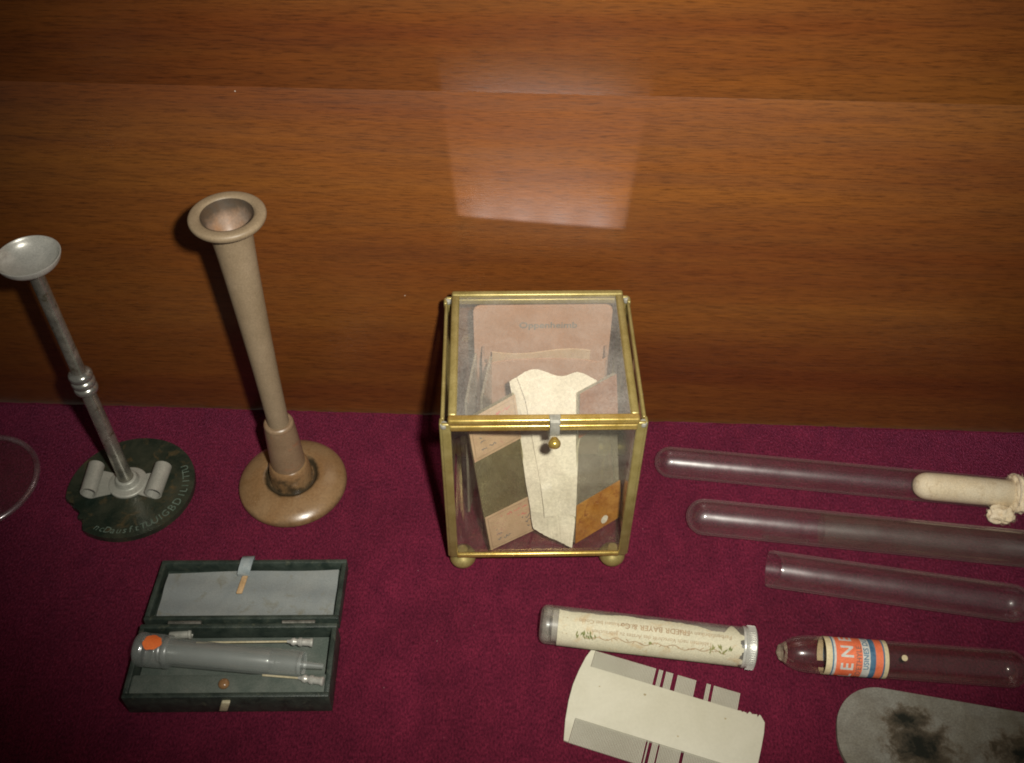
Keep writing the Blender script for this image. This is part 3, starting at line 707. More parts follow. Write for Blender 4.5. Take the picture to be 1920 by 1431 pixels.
pane('pane', -HW + 2.0, HW - 2.0, 1.6, DP - 1.6, 0.5, 1.5, M['pane_glass'], box)
# hinged lid
lz = HT - 0.2
li, lf, lb = HW - 2.6, 0.4, DP + 0.6
lidw = 3.4
lid = mk('lid', *pane.__globals__['bar'](-li + lidw * 0.6, li - lidw * 0.6, lf + 2.0, lb - 2.0, lz + 1.0, lz + 2.0, 0.0), M['lid_glass'], box, smooth=0)
for nm, x0, x1, y0, y1 in (('lid_rail', -li, li, lf - 1.0, lf + 2.6), ('lid_rail', -li, li, lb - 3.0, lb)):
    mk(nm, *bar(x0, x1, y0, y1, lz, lz + 3.0, 0.9), M['bright_brass'] if y0 < 5 else M['brass'], lid)
for s in (-1, 1):
    mk('lid_rail', *bar(*sorted((s * li, s * (li - lidw))), lf + 2.4, lb - 2.8, lz + 0.1, lz + 2.9, 0.9), M['brass'], lid)
cx_ = 4.2
catch = mk('catch', *join(bar(cx_ - 2.2, cx_ + 2.2, lf - 1.7, lf + 1.8, lz + 2.6, lz + 3.5, 0.4), bar(cx_ - 2.0, cx_ + 2.0, -1.9, -0.7, HT - 5.0, lz + 3.3, 0.4)), M['solder'], lid)
mk('knob', *lathe(smooth_profile(mm([(0, 1.2), (0.8, 1.7), (2.0, 2.4), (3.4, 2.3), (4.3, 1.4), (4.5, 0)]), 4), B(cx_, -1.0, HT - 7.2), B(cx_, -6, HT - 9.0), 24), M['bright_brass'], catch)

# ---- contents of the box
ZF = 0.0118
def slab(name, quad, th, mat, parent=None, origin=None, smooth=20):
    a_, b_, c_, d_ = [Vector(p) for p in quad]
    n = (b_ - a_).cross(d_ - a_).normalized() * th
    vs = [a_, b_, c_, d_, a_ + n, b_ + n, c_ + n, d_ + n]
    fs = [(0, 1, 2, 3), (7, 6, 5, 4), (0, 4, 5, 1), (1, 5, 6, 2), (2, 6, 7, 3), (3, 7, 4, 0)]
    return mk(name, vs, fs, mat, parent, origin, smooth)
def bil(q, u, v):     # q = BL, BR, TR, TL
    return q[0] * (1 - u) * (1 - v) + q[1] * u * (1 - v) + q[2] * u * v + q[3] * (1 - u) * v
def slide(q, label, glassmat, lab_lo, lab_hi, m_lo, m_hi, scrawl):
    q = [Vector(p) for p in q]
    n = (q[1] - q[0]).cross(q[3] - q[0]).normalized()          # towards the viewer
    if n.dot(CAM - q[0]) < 0: n = -n
    tt = thing('microscope_slide', (q[0] + q[1]) / 2, label, 'slide')
    slab('glass', [p - n * 0.0011 for p in q] if (q[1] - q[0]).cross(q[3] - q[0]).dot(n) > 0 else q, 0.0010, glassmat, tt)
    for (v0, v1), mt in ((lab_lo, m_lo), (lab_hi, m_hi)):
        if v1 <= v0: continue
        qq = [bil(q, 0, v0), bil(q, 1, v0), bil(q, 1, v1), bil(q, 0, v1)]
        lb_ = slab('label', [p + n * 0.0006 for p in qq], 0.0002, mt, tt)
        if scrawl:
            for ink, rows in ((M['ink_red'], (0.62, 0.80)), (M['ink_grey'], (0.22, 0.36, 0.50))):
                lines = []; rg2 = random.Random(int(v0 * 100) + len(rows))
                for rv in rows:
                    x = 0.18
                    while x < 0.85:
                        ln = [(x, rv)]
                        for _ in range(rg2.randint(3, 7)):
                            x += 0.022; ln.append((x, rv + rg2.uniform(-0.045, 0.045)))
                        lines.append(ln); x += 0.05
                v2, f2 = strokes2d(lines, 0.018)
                mk('handwriting', [bil(qq, x, y) + n * 0.0009 for x, y in v2], f2, ink, lb_, smooth=0)
            bl_ = [[(0.05, 0.06), (0.95, 0.06), (0.95, 0.94), (0.05, 0.94), (0.05, 0.06)]]
            v2, f2 = strokes2d(bl_, 0.012)
            mk('printed_border', [bil(qq, x, y) + n * 0.0009 for x, y in v2], f2, M['ink_brown'], lb_, smooth=0)
    return tt, q, n
qa = (G(919, 1030, ZF), G(1001, 992, ZF), G(964, 738, 0.0865), G(874, 788, 0.0865))
slide(qa, 'glass microscope slide with pinkish buff labels at both ends', M['slide_glass'], (0.0, 0.27), (0.70, 1.0), M['slide_label'], M['slide_label'], True)
qb = (G(1077, 1018, ZF), G(1163, 966, ZF), G(1154, 700, 0.0865), G(1086, 737, 0.0865))
tt, q_, n_ = slide(qb, 'glass microscope slide with amber brown labels leaning beside the white paper packet', M['slide_glass_b'], (0.0, 0.27), (0.72, 1.0), M['amber_label'], M['brown_label'], False)
dot = [bil(q_, 0.62 + 0.075 * math.cos(k_ * math.pi / 8), 0.055 + 0.027 * math.sin(k_ * math.pi / 8)) + n_ * 0.0010 for k_ in range(16)]
mk('white_spot', dot + [p + n_ * 0.0001 for p in dot], [tuple(range(16)), tuple(range(31, 15, -1))] + [(k_, (k_ + 1) % 16, 16 + (k_ + 1) % 16, 16 + k_) for k_ in range(16)], M['paper'], tt, smooth=0)

# folded paper packet
rows = [
    [(955, 716, .0830), (969, 707, .0850), (1003, 692, .0868), (1050, 706, .0850), (1085, 698, .0862), (1119, 714, .0832)],
    [(962, 748, .0768), (985, 750, .0780), (1010, 748, .0780), (1040, 750, .0778), (1070, 748, .0776), (1106, 748, .0766)],
    [(970, 790, .0680), (993, 792, .0690), (1015, 792, .0690), (1042, 792, .0688), (1066, 792, .0690), (1092, 790, .0690)],
    [(977, 845, .0560), (1002, 845, .0570), (1020, 845, .0566), (1045, 845, .0562), (1066, 845, .0566), (1084, 845, .0575)],
    [(986, 905, .0415), (1013, 905, .0428), (1028, 905, .0420), (1050, 905, .0416), (1066, 905, .0424), (1082, 905, .0432)],
    [(994, 955, .0285), (1019, 950, .0300), (1033, 945, .0310), (1052, 938, .0330), (1068, 934, .0344), (1081, 932, .0352)],
    [(999, 986, .0200), (1021, 972, .0240), (1036, 972, .0236), (1050, 962, .0262), (1066, 968, .0252), (1079, 972, .0245)],
    [(1001, 992, .0185), (1026, 1006, .0150), (1040, 1012, .0140), (1054, 1018, .0132), (1064, 1024, .0124), (1072, 1027, .0120)],
]
def catrow(r_, n):
    out = []
    for i_ in range(n):
        f_ = i_ / (n - 1) * (len(r_) - 1); k_ = min(int(f_), len(r_) - 2); t_ = f_ - k_
        p0, p1, p2, p3 = r_[max(k_ - 1, 0)], r_[k_], r_[k_ + 1], r_[min(k_ + 2, len(r_) - 1)]
        out.append(tuple(0.5 * (2 * b_ + (c_ - a_) * t_ + (2 * a_ - 5 * b_ + 4 * c_ - d_) * t_ * t_ + (3 * b_ - a_ - 3 * c_ + d_) * t_ ** 3) for a_, b_, c_, d_ in zip(p0, p1, p2, p3)))
    return out
vs, fs = [], []
nc = 21
for r_ in rows: vs += [G(*p) for p in catrow(r_, nc)]
for j in range(len(rows) - 1):
    for i_ in range(nc - 1):
        a_ = j * nc + i_; fs.append((a_, a_ + 1, a_ + nc + 1, a_ + nc))
pk = bmesh.new(); bv = [pk.verts.new(v) for v in vs]
for f_ in fs: pk.faces.new([bv[x] for x in f_])
bmesh.ops.subdivide_edges(pk, edges=pk.edges[:], cuts=1, use_grid_fill=True, smooth=0.3)
rg3 = random.Random(5)
for v_ in pk.verts: v_.co += V(rg3.uniform(-1, 1), rg3.uniform(-1, 1), rg3.uniform(-1, 1)) * 0.00016
bmesh.ops.recalc_face_normals(pk, faces=pk.faces); pk.normal_update()
if sum((f_.normal.dot(CAM - f_.calc_center_median()) for f_ in pk.faces)) < 0: bmesh.ops.reverse_faces(pk, faces=pk.faces)
sol = bmesh.ops.solidify(pk, geom=pk.faces[:], thickness=0.0009)
pk.verts.index_update()
pv = [v_.co.copy() for v_ in pk.verts]; pf = [tuple(v_.index for v_ in f_.verts) for f_ in pk.faces]; pk.free()
packet = thing('paper_packet', G(1060, 1022, ZF), 'creased white folded paper packet standing between the two labelled slides', 'packet')
mk('sheet', pv, pf, M['paper'], packet, smooth=28)
# the broad upper fold lies over the narrow strip and throws a fine shadow on it
nfc = 15
top_, fs = [], []
for j, r_ in enumerate(rows[:-1]):
    rr_ = catrow(r_[1:], nfc)
    for i_, p in enumerate(rr_):
        P_ = G(*p); u_ = i_ / (nfc - 1)
        lift = 0.0012 + 0.0008 * (1 - u_) ** 2 + 0.0005 * math.sin(j * 1.3 + i_ * 0.35)
        if j == len(rows) - 2: P_ = P_ + V(0, 0, 0.0016 * math.sin(u_ * 9.0))
        if j == len(rows) - 3: lift += 0.0010 * math.sin(u_ * 8 + 1)
        top_.append(P_ + (CAM - P_).normalized() * lift)
nr_ = len(rows) - 1
for j in range(nr_ - 1):
    for i_ in range(nfc - 1):
        q0 = j * nfc + i_; fs.append((q0, q0 + 1, q0 + nfc + 1, q0 + nfc))
n0 = len(top_); vs = top_ + [v_ + (v_ - CAM).normalized() * 0.0004 for v_ in top_]
fs += [tuple(x + n0 for x in f_[::-1]) for f_ in list(fs)]
ring_ = list(range(nfc)) + [k_ * nfc + nfc - 1 for k_ in range(1, nr_)] + [(nr_ - 1) * nfc + k_ for k_ in range(nfc - 2, -1, -1)] + [k_ * nfc for k_ in range(nr_ - 2, 0, -1)]
for k_ in range(len(ring_)):
    p_, q_2 = ring_[k_], ring_[(k_ + 1) % len(ring_)]; fs.append((p_, q_2, q_2 + n0, p_ + n0))
mk('folded_flap', vs, fs, M['paper'], packet, smooth=24)

# terracotta card wallet standing at the back
YB = 68.0
wal = thing('card_wallet', B(1, YB, 1.8), 'terracotta cardboard wallet with printed name standing at the back of the glass box', 'wallet')
xl, xr = -28.0, 33.0
def rrect(x0, x1, z0, z1, r, n=5):
    pts = [(x0, z0), (x1, z0)]
    for cxx, czz, a0 in ((x1 - r, z1 - r, 0), (x0 + r, z1 - r, 90)):
        for k_ in range(n + 1):
            a_ = rad(a0 + 90 * k_ / n); pts.append((cxx + r * math.cos(a_), czz + r * math.sin(a_)))
    return pts
def upright(y0, lean=0.0): return lambda x, z, d: B(x, y0 - d + lean * (z / 90.0), z)
bp = mk('back_panel', *prism(rrect(xl, xr, 1.8, 90.2, 3.0), 0, 1.2, upright(YB, 2.4), 0.2), M['card'], wal)
cut = [(xl + 4, 1.8), (xr - 2, 1.8), (xr - 2, 69)]
for k_ in range(13):
    u = k_ / 12; cut.append((xr - 6 + (xl + 10 - xr + 4) * u, 67.0 + 1.6 * math.sin(math.pi * u) - 4.2 * max(0, abs(u - 0.5) * 2 - 0.75)))
cut.append((xl + 4, 66))
mk('front_panel', *prism(cut, 0, 0.8, upright(YB - 9.5, 0.6), 0.15), M['card'], wal)
for xg in (xl + 4, xr - 2):
    mk('gusset', *boxpts(xg - 0.5, xg + 0.5, YB - 10.0, YB - 0.6, 1.8, 68, 0.2, B), M['card_dark'], wal)
v2, f2 = text2d('Oppenheimb', 4.9, bold=0.02)
mk('printed_name', [B(5.0 + x, YB - 1.2 - 0.08 + 2.4 * (79 + y) / 90, 79 + y) for x, y in v2], f2, M['ink_grey'], bp, smooth=0)
# papers and slides tucked in the wallet
sh = thing('note_sheet', B(4, YB - 5, 1.8), 'buff folded note sheet peeping out of the terracotta wallet', 'note')
vs, fs = [], []
for k_ in range(15):
    x = -20 + 44 * k_ / 14; zt = 68.2 + 0.7 * math.sin(k_ * 0.5); yy = YB - 4.5 - 2.0 * math.sin(k_ * 0.45)
    vs += [B(x, yy, 2.0), B(x, yy - 0.4, zt), B(x, yy + 0.4, 2.0), B(x, yy + 0.1, zt + 0.1)]
for k_ in range(14):
    a_ = 4 * k_; fs += [(a_, a_ + 4, a_ + 5, a_ + 1), (a_ + 2, a_ + 3, a_ + 7, a_ + 6), (a_ + 1, a_ + 5, a_ + 7, a_ + 3), (a_, a_ + 2, a_ + 6, a_ + 4)]
fs += [(0, 1, 3, 2), (56, 58, 59, 57)]
mk('sheet', vs, fs, M['slide_label'], sh, smooth=60)
for xa, ya, yb_, lb_ in ((-24.5, 26, 50, 'plain glass slide edge-on at the side of the box beside the terracotta wallet'), (-31.0, 24, 52, 'plain glass slide standing against the brass-edged side pane')):
    qd = [B(xa - 1, ya, 1.8), B(xa + 3, yb_, 1.8), B(xa + 3.5, yb_ + 2, 77), B(xa - 0.5, ya + 2, 77)]
    tt = slab('glass_slide', qd, 0.0010, M['slide_glass_b'], origin=qd[0], smooth=0); tag(tt, lb_, 'slide')

# ================================================================== TEST TUBES
def tube_profile(L, r, wall, closed='left', lip=True):
    """closed profile loop of a test tube with its round end at t=0"""
    pts = []
    for k_ in range(13):
        a_ = math.pi / 2 * k_ / 12; pts.append((r - r * math.cos(a_), r * math.sin(a_)))
    pts += [(L * 0.35, r), (L * 0.7, r), (L - 0.0016, r)]
    if lip: pts += [(L - 0.0012, r + 0.0005), (L - 0.0004, r + 0.0007), (L, r + 0.0002)]
    else: pts += [(L, r - wall * 0.3)]
    ri = r - wall
    pts += [(L - 0.0002, ri), (L * 0.7, ri), (L * 0.35, ri)]
    for k_ in range(12, -1, -1):
        a_ = math.pi / 2 * k_ / 12; pts.append((r - ri * math.cos(a_), ri * math.sin(a_)))
    return pts
def tube(name, label, a_, b_, r, wall, mat, lip=True, cat='test tube'):
    a_, b_ = Vector(a_), Vector(b_); L_ = (b_ - a_).length
    tt = thing(name, (a_ + b_) / 2 - V(0, 0, r), label, cat)
    mk('tube_wall', *weld(*lathe(tube_profile(L_, r, wall, lip=lip), a_, b_, 64)), mat, tt, smooth=60)
    return tt
r1 = 0.0076
a1, b1 = G(1228, 864, r1), G(1893, 926, r1)
t1 = tube('test_tube', 'clear glass test tube stopped with a tied cotton wool plug', a1, b1, r1, 0.0007, M['glass_tube'], lip=False)
ax, ay, az = frame(a1, b1); L1 = (b1 - a1).length
# cotton plug: body inside the tube and tuft beyond the mouth
rg4 = random.Random(9)
def lumpy(prof, a_, b_, n, amp, seed):
    vs, fs = lathe(prof, a_, b_, n); x, y, z = frame(a_, b_); rr = random.Random(seed)
    ph = [(rr.uniform(0, 6), rr.randint(2, 6), rr.uniform(150, 600)) for _ in range(5)]
    out = []
    for v in vs:
        d = v - a_; tt_ = d.dot(x); p = d - x * tt_; an = math.atan2(p.dot(z), p.dot(y)); l = p.length
        s = sum(math.sin(an * f_ + tt_ * k_ + p_) for p_, f_, k_ in ph) / 5
        out.append(a_ + x * tt_ + p * (1 + amp * s) + p.normalized() * rr.uniform(-1, 1) * amp * 0.0006 if l > 1e-6 else v)
    return out, fs
s0 = L1 - 0.0455
prof = smooth_profile([(s0, 0), (s0 + 0.0008, 0.0034), (s0 + 0.0035, 0.0058), (s0 + 0.008, 0.00668), (s0 + 0.02, 0.00675), (L1 - 0.012, 0.00675), (L1 - 0.002, 0.00665), (L1 + 0.0005, 0.0066)], 7)
plug = thing('cotton_plug', b1 - V(0, 0, r1), 'yellowish cotton wool plug filling the mouth of a test tube', 'plug')
mk('plug_body', *lumpy(prof, a1, b1, 40, 0.006, 1), M['cotton'], plug, smooth=80)
from mathutils import noise as mnoise
def wad(name, cen, radii, amp, seed, par):
    bm = bmesh.new(); bmesh.ops.create_icosphere(bm, subdivisions=5, radius=1.0)
    vs = []
    for v in bm.verts:
        n = v.co.normalized(); k_ = 1.0
        for f_, g_ in ((1.5, amp), (3.0, amp * 0.40), (7.0, amp * 0.12), (22.0, amp * 0.06)):
            k_ += g_ * mnoise.noise(n * f_ + V(seed, seed * 2.3, -seed))
        p_ = n * k_
        vs.append(cen + ax * (p_.x * radii[0]) + ay * (p_.y * radii[1]) + az * (p_.z * radii[2]))
    bm.verts.index_update(); fs = [tuple(v.index for v in f_.verts) for f_ in bm.faces]; bm.free()
    return mk(name, vs, fs, M['cotton'], par, smooth=80)
wad('tuft', a1 + ax * (L1 + 0.0040) + az * 0.0004, (0.0056, 0.0098, 0.0078), 0.34, 3.1, plug)
lp = G(1877, 966, 0.0045)
wad('tuft', lp, (0.0058, 0.0046, 0.0040), 0.40, 8.4, plug)
fib = []; rgf = random.Random(31)
for k_ in range(420):
    if rgf.random() < 0.62: c0 = a1 + ax * (L1 + 0.0040); rd = (0.0056, 0.0098, 0.0078)
    else: c0 = lp; rd = (0.0058, 0.0046, 0.0040)
    n_ = V(rgf.gauss(0, 1), rgf.gauss(0, 1), abs(rgf.gauss(0, 1)) - 0.2).normalized()
    p_ = c0 + ax * n_.x * rd[0] * 0.97 + ay * n_.y * rd[1] * 0.97 + az * n_.z * rd[2] * 0.97
    if p_.z < 0.0006: continue
    d_ = (V(rgf.gauss(0, 1), rgf.gauss(0, 1), rgf.gauss(0, 0.6)) + (p_ - c0).normalized() * 0.9).normalized() * rgf.uniform(0.0010, 0.0026)
    sd_ = d_.cross(V(0.3, 0.2, 1)).normalized() * 0.0006 * rgf.uniform(-1, 1)
    fib.append(sweep([p_, p_ + d_ * 0.5 + sd_, p_ + d_], [0.00007, 0.00006, 0.00003], 3))
fb = mk('fibres', *join(*fib), M['cotton'], plug, smooth=0); fb['kind'] = 'stuff'
th_pts = []
for k_ in range(41):
    a_ = 2 * math.pi * k_ / 40; th_pts.append(a1 + ax * (L1 + 0.0010 + 0.0006 * math.sin(a_)) + (ay * math.cos(a_) + az * math.sin(a_)) * 0.0097)
mk('thread', *sweep(th_pts, 0.0004, 6), M['thread'], plug)

r2 = 0.0085
a2, b2 = G(1287, 966, r2), G(2020, 1039, r2)
t2 = tube('test_tube', 'wide glass test tube clouded inside by a brown film along most of its length', a2, b2, r2, 0.0008, M['glass_tube'])
L2 = (b2 - a2).length
s2 = (G(1540, 990, r2) - a2).dot((b2 - a2).normalized())
mk('inner_film', *lathe([(s2, r2 - 0.00100), (s2 + 0.02, r2 - 0.00100), (L2 * 0.8, r2 - 0.00100), (L2 - 0.004, r2 - 0.00100)], a2, b2, 56, False, False, False), M['frost'], t2, smooth=60)
# curved flake inside the rounded end
ax2, ay2, az2 = frame(a2, b2)
vs, fs = [], []
for j in range(9):
    for i_ in range(9):
        u = i_ / 8; v_ = j / 8
        tt_ = 0.0365 + 0.0225 * u; an = rad(-75 + 62 * v_ * (1 - u ** 3) ** 0.5)
        vs.append(a2 + ax2 * tt_ + (-ay2 * math.cos(an) + az2 * math.sin(an)) * (r2 - 0.0012))
for j in range(8):
    for i_ in range(8):
        q0 = j * 9 + i_; fs.append((q0, q0 + 1, q0 + 10, q0 + 9))
mk('inner_flake', vs, fs, M['frost'], t2, smooth=60)

r3 = 0.0083
b3, a3 = G(1440, 1066, r3), G(1934, 1136, r3)
def scoop(obj, a_, b_, depth):
    # the broken mouth dips back on the side that faces up
    o0 = ORIG[obj.name]; x, y, z = frame(a_, b_); L_ = (b_ - a_).length
    for v in obj.data.vertices:
        d = v.co + o0 - a_; tt_ = d.dot(x)
        if tt_ > L_ - 0.0022:
            p = d - x * tt_; h_ = p.normalized().dot((V(0, -0.45, 0.9)).normalized())
            v.co -= x * (depth * max(0.0, h_) ** 1.2 * (1 + 0.06 * math.sin(p.x * 4000)))
    obj.data.update()
t3 = tube('test_tube', 'empty glass test tube with a scooped broken mouth next to the filmed tube', a3, b3, r3, 0.0008, M['glass_tube'], lip=False)
scoop(t3.children[0], a3, b3, 0.0050)

# ================================================================== LABELLED AMPOULE
r4 = 0.0077
a4, b4 = G(1468, 1223, r4), G(1921, 1256, r4)
L4 = (b4 - a4).length
amp = thing('glass_ampoule', (a4 + b4) / 2 - V(0, 0, r4), 'clear glass ampoule with broken tip and an orange and blue printed paper band', 'ampoule')
outp = smooth_profile([(0.0, 0.0036), (0.0008, 0.0045), (0.0024, 0.0057), (0.0050, 0.0068), (0.0080, 0.0074), (0.0115, r4)], 5) + [(L4 * 0.5, r4), (L4 - 0.006, r4)] + [(L4 - 0.006 + 0.006 * math.sin(k_ * math.pi / 16), r4 - 0.006 + 0.006 * math.cos(k_ * math.pi / 16)) for k_ in range(1, 9)]
innp = [(min(max(t_, 0.0), L4 - 0.0009), max(r_ - 0.0007, 0.0)) for t_, r_ in outp[::-1]]
mk('glass_body', *weld(*lathe(outp + [(L4, 0.0)] + [(L4 - 0.0009, 0.0)] + innp, a4, b4, 56, closed=True)), M['glass_amp'], amp, smooth=60)
# cracked lip at the broken tip
ax4, ay4, az4 = frame(a4, b4)
vs, fs = [], []
nk = 40
for k_ in range(nk):
    a_ = 2 * math.pi * k_ / nk; jag = 0.0002 * math.sin(2 * a_ + 0.6) + 0.00015 * math.sin(7 * a_)
    dr = ay4 * math.cos(a_) + az4 * math.sin(a_)
    jag += 0.0010 * math.cos(a_ - 2.2)
    vs += [a4 + ax4 * 0.0009 + dr * 0.0046, a4 + ax4 * (-0.0008 + jag) + dr * 0.0036, a4 + ax4 * (-0.0005 + jag) + dr * 0.0026, a4 + ax4 * 0.0011 + dr * 0.0036]
for k_ in range(nk):
    p_, q_2 = 4 * k_, 4 * ((k_ + 1) % nk)
    fs += [(p_ + i_, q_2 + i_, q_2 + (i_ + 1) % 4, p_ + (i_ + 1) % 4) for i_ in range(4)]
mk('broken_lip', vs, fs, M['lip_glass'], amp)
def cyl_map(a_, fx, fy, fz, r_):
    return lambda t_, arc: a_ + fx * t_ + (fy * math.cos(arc / r_) + fz * math.sin(arc / r_)) * r_
lab0 = (G(1540, 1223, r4) - a4).dot(ax4); lab1 = (G(1655, 1230, r4) - a4).dot(ax4)
lw_ = lab1 - lab0
bands = [('border', 0.00, 0.10, 'amp_cream'), ('line', 0.10, 0.125, 'ink_blue'), ('line', 0.125, 0.16, 'ink_pale'), ('band', 0.16, 0.58, 'amp_orange'), ('band', 0.58, 0.70, 'ink_pale'), ('band', 0.70, 0.79, 'ink_blue'), ('band', 0.79, 0.91, 'amp_orange'), ('line', 0.91, 0.935, 'ink_blue'), ('border', 0.935, 1.0, 'amp_cream')]
vs, fs, fm, used = [], [], [], []
nseg = 56
label_root = None
mlist = ['amp_cream', 'ink_blue', 'ink_pale', 'amp_orange']
for nm, u0, u1, mt in bands:
    o_ = len(vs)
    for u in (u0, u1):
        for k_ in range(nseg):
            a_ = 2 * math.pi * k_ / nseg; vs.append(a4 + ax4 * (lab0 + lw_ * u) + (ay4 * math.cos(a_) + az4 * math.sin(a_)) * (r4 + 0.00018))
    for k_ in range(nseg):
        k2 = (k_ + 1) % nseg; fs.append((o_ + k_, o_ + k2, o_ + nseg + k2, o_ + nseg + k_)); fm.append(mlist.index(mt))
band = mk('paper_band', vs, fs, None, amp, smooth=60, mats=[M[x] for x in mlist], fmat=fm)
def wrap_text(s, u, size, ink, arc0, rr, name='print', bold=0.0):
    # reads round the tube, letter tops towards the tip
    v2, f2 = text2d(s, size, bold=bold, slices=6)
    fm_ = lambda x, y: a4 + ax4 * (lab0 + lw_ * u - y) + (ay4 * math.cos((arc0 - x) / rr) + az4 * math.sin((arc0 - x) / rr)) * rr
    mk(name, [fm_(x, y) for x, y in v2], f2, ink, band, smooth=0)
RT = r4 + 0.00028
top = RT * rad(122)
wrap_text('K E L E N E', 0.345, 0.0072, M['ink_pale'], top + 0.0062, RT, bold=0.02)
wrap_text("CHLORURE D'ETHYLE", 0.525, 0.0031, M['ink_dark'], top + 0.0097, RT)
wrap_text('USINES DU RHONE', 0.64, 0.0030, M['ink_blue'], top - 0.0082, RT, bold=0.02)
cr = G(1681, 1247, 0.004)
mk('residue', *lathe(smooth_profile(mm([(-0.2, 1.2), (0.0, 1.3), (0.15, 1.1), (0.25, 0.6), (0.3, 0)]), 3), a4 + ax4 * (cr - a4).dot(ax4) + (ay4 * -0.32 + az4 * 0.90) * (r4 + 0.0), a4 + ax4 * (cr - a4).dot(ax4) + (ay4 * -0.32 + az4 * 0.90) * (r4 + 0.01), 14), M['amp_cream'], amp)

# ================================================================== CAPPED VIAL
r5 = 0.0083
a5, b5 = G(1013, 1169, r5), G(1384, 1212, r5)
c5 = G(1415, 1215.5, r5)
ax5, ay5, az5 = frame(a5, b5); L5 = (b5 - a5).length; LC = (c5 - a5).dot(ax5)
vial = thing('medicine_vial', (a5 + b5) / 2 - V(0, 0, r5), 'old glass medicine vial with torn cream label and knurled metal screw cap', 'vial')
outp = [(0, 0.0)] + [(0.0030 - 0.0030 * math.cos(k_ * math.pi / 16), r5 - 0.0030 + 0.0030 * math.sin(k_ * math.pi / 16)) for k_ in range(0, 9)] + [(L5 * 0.5, r5), (L5 + 0.0025, r5)]
innp = [(max(t_, 0.0012), max(r_ - 0.0010, 0.0)) for t_, r_ in outp[::-1]]
mk('glass_body', *weld(*lathe(outp + innp, a5, b5, 56, closed=True)), M['vial_glass'], vial, smooth=60)
mk('contents', *lathe(smooth_profile([(0.0045, 0), (0.0048, 0.004), (0.0058, 0.0066), (0.010, 0.0069), (L5 * 0.6, 0.0069), (L5 - 0.002, 0.0069)], 4), a5, b5, 40), M['powder'], vial, smooth=60)
# torn label: wraps the side facing the viewer, ragged far edge
rg5 = random.Random(21)
arc_lo = rad(250)                   # around the tube; 90 deg = straight up, 180+ = towards viewer
nl = 90
def edge_ang(u):
    base_ = 86 + 5 * math.sin(u * 5 + 0.5) + 3.5 * math.sin(u * 13) + 2.0 * math.sin(u * 31)
    if u > 0.66: base_ += 26 * min(1, (u - 0.66) / 0.16)
    if u > 0.90: base_ -= 34 * math.exp(-((u - 0.945) / 0.028) ** 2)
    return base_
lab_t0, lab_t1 = 0.0078, L5 + 0.0006
yv = ay5 if ay5.y < 0 else -ay5
RL = r5 + 0.00015
def vmap(t_, ang, rr=RL):           # ang: 0 = far side, 90 = top, 180 = viewer side
    return a5 + ax5 * t_ + (-yv * math.cos(ang) + az5 * math.sin(ang)) * rr
vs, fs = [], []
na = 26
for i_ in range(nl + 1):
    u = i_ / nl; t_ = lab_t0 + (lab_t1 - lab_t0) * u
    e0 = rad(edge_ang(u) - 22 + rg5.uniform(-1.2, 1.2))
    for j in range(na + 1):
        an = e0 + (rad(232) - e0) * j / na
        tt_ = t_ + (0.0011 * math.sin(an * 9) + 0.0006 * math.sin(an * 23) if i_ == nl else 0)
        vs.append(vmap(tt_, an))
for i_ in range(nl):
    for j in range(na):
        q0 = i_ * (na + 1) + j; fs.append((q0, q0 + 1, q0 + na + 2, q0 + na + 1))
lab = mk('torn_label', vs, fs, M['vial_label'], vial, smooth=80)
def vial_text(s, tc, ang, size, ink, bold=0.0):
    v2, f2 = text2d(s, size, bold=bold, slices=5); rr = RL + 0.0001       # printed upside down to the viewer
    mk('print', [vmap(tc - x, rad(ang) + (y) / rr, rr) for x, y in v2], f2, ink, lab, smooth=0)
LM = L5
vial_text('Farbenfabriken vorm.', LM * 0.82, 98, 0.0026, M['ink_brown'])
vial_text('FRIEDR BAYER & Co', LM * 0.575, 98, 0.0033, M['ink_brown'], 0.015)
vial_text('Leverkusen bei Coeln', LM * 0.33, 98, 0.0026, M['ink_brown'])
vial_text('Tabletten nach Vorschrift des Arztes zu gebrauchen', LM * 0.56, 124, 0.0024, M['ink_brown'])
# printed scroll ornament with leaves
lines = []; ln = []
for k_ in range(120):
    u = k_ / 119; ln.append((LM * (0.22 + 0.70 * u), 0.0006 * math.sin(u * 46) + 0.0004 * math.sin(u * 19)))
lines.append(ln)
for k_ in range(26):
    u = k_ / 25; x = LM * (0.23 + 0.68 * u)
    lines.append([(x, 0), (x + rg5.uniform(-0.0016, 0.0016), rg5.uniform(-0.0011, 0.0011))])
v2, f2 = strokes2d(lines, 0.00035); 
mk('scroll_ornament', [vmap(x, rad(142) + y / RL, RL + 0.0001) for x, y in v2], f2, M['ink_brown'], lab, smooth=0)
leaves = []
for cx0 in (0.20, 0.235, 0.27, 0.86, 0.90, 0.935):
    for k_ in range(5):
        x0 = LM * cx0 + rg5.uniform(-0.0014, 0.0014); y0 = rg5.uniform(-0.0016, 0.0016); an = rg5.uniform(0.9, 2.3); l_ = rg5.uniform(0.0016, 0.0028)
        d = (math.cos(an) * l_, math.sin(an) * l_); nn = (-d[1] * 0.16, d[0] * 0.16)
        leaves.append(([(x0, y0), (x0 + d[0] * .5 + nn[0], y0 + d[1] * .5 + nn[1]), (x0 + d[0], y0 + d[1]), (x0 + d[0] * .5 - nn[0], y0 + d[1] * .5 - nn[1])], [(0, 1, 2, 3)]))
leaves.append(([(LM * 0.555 + 0.0007 * math.cos(k_), 0.0004 + 0.0007 * math.sin(k_)) for k_ in [i_ * math.pi / 4 for i_ in range(8)]], [tuple(range(8))]))
v2, f2 = join(*leaves)
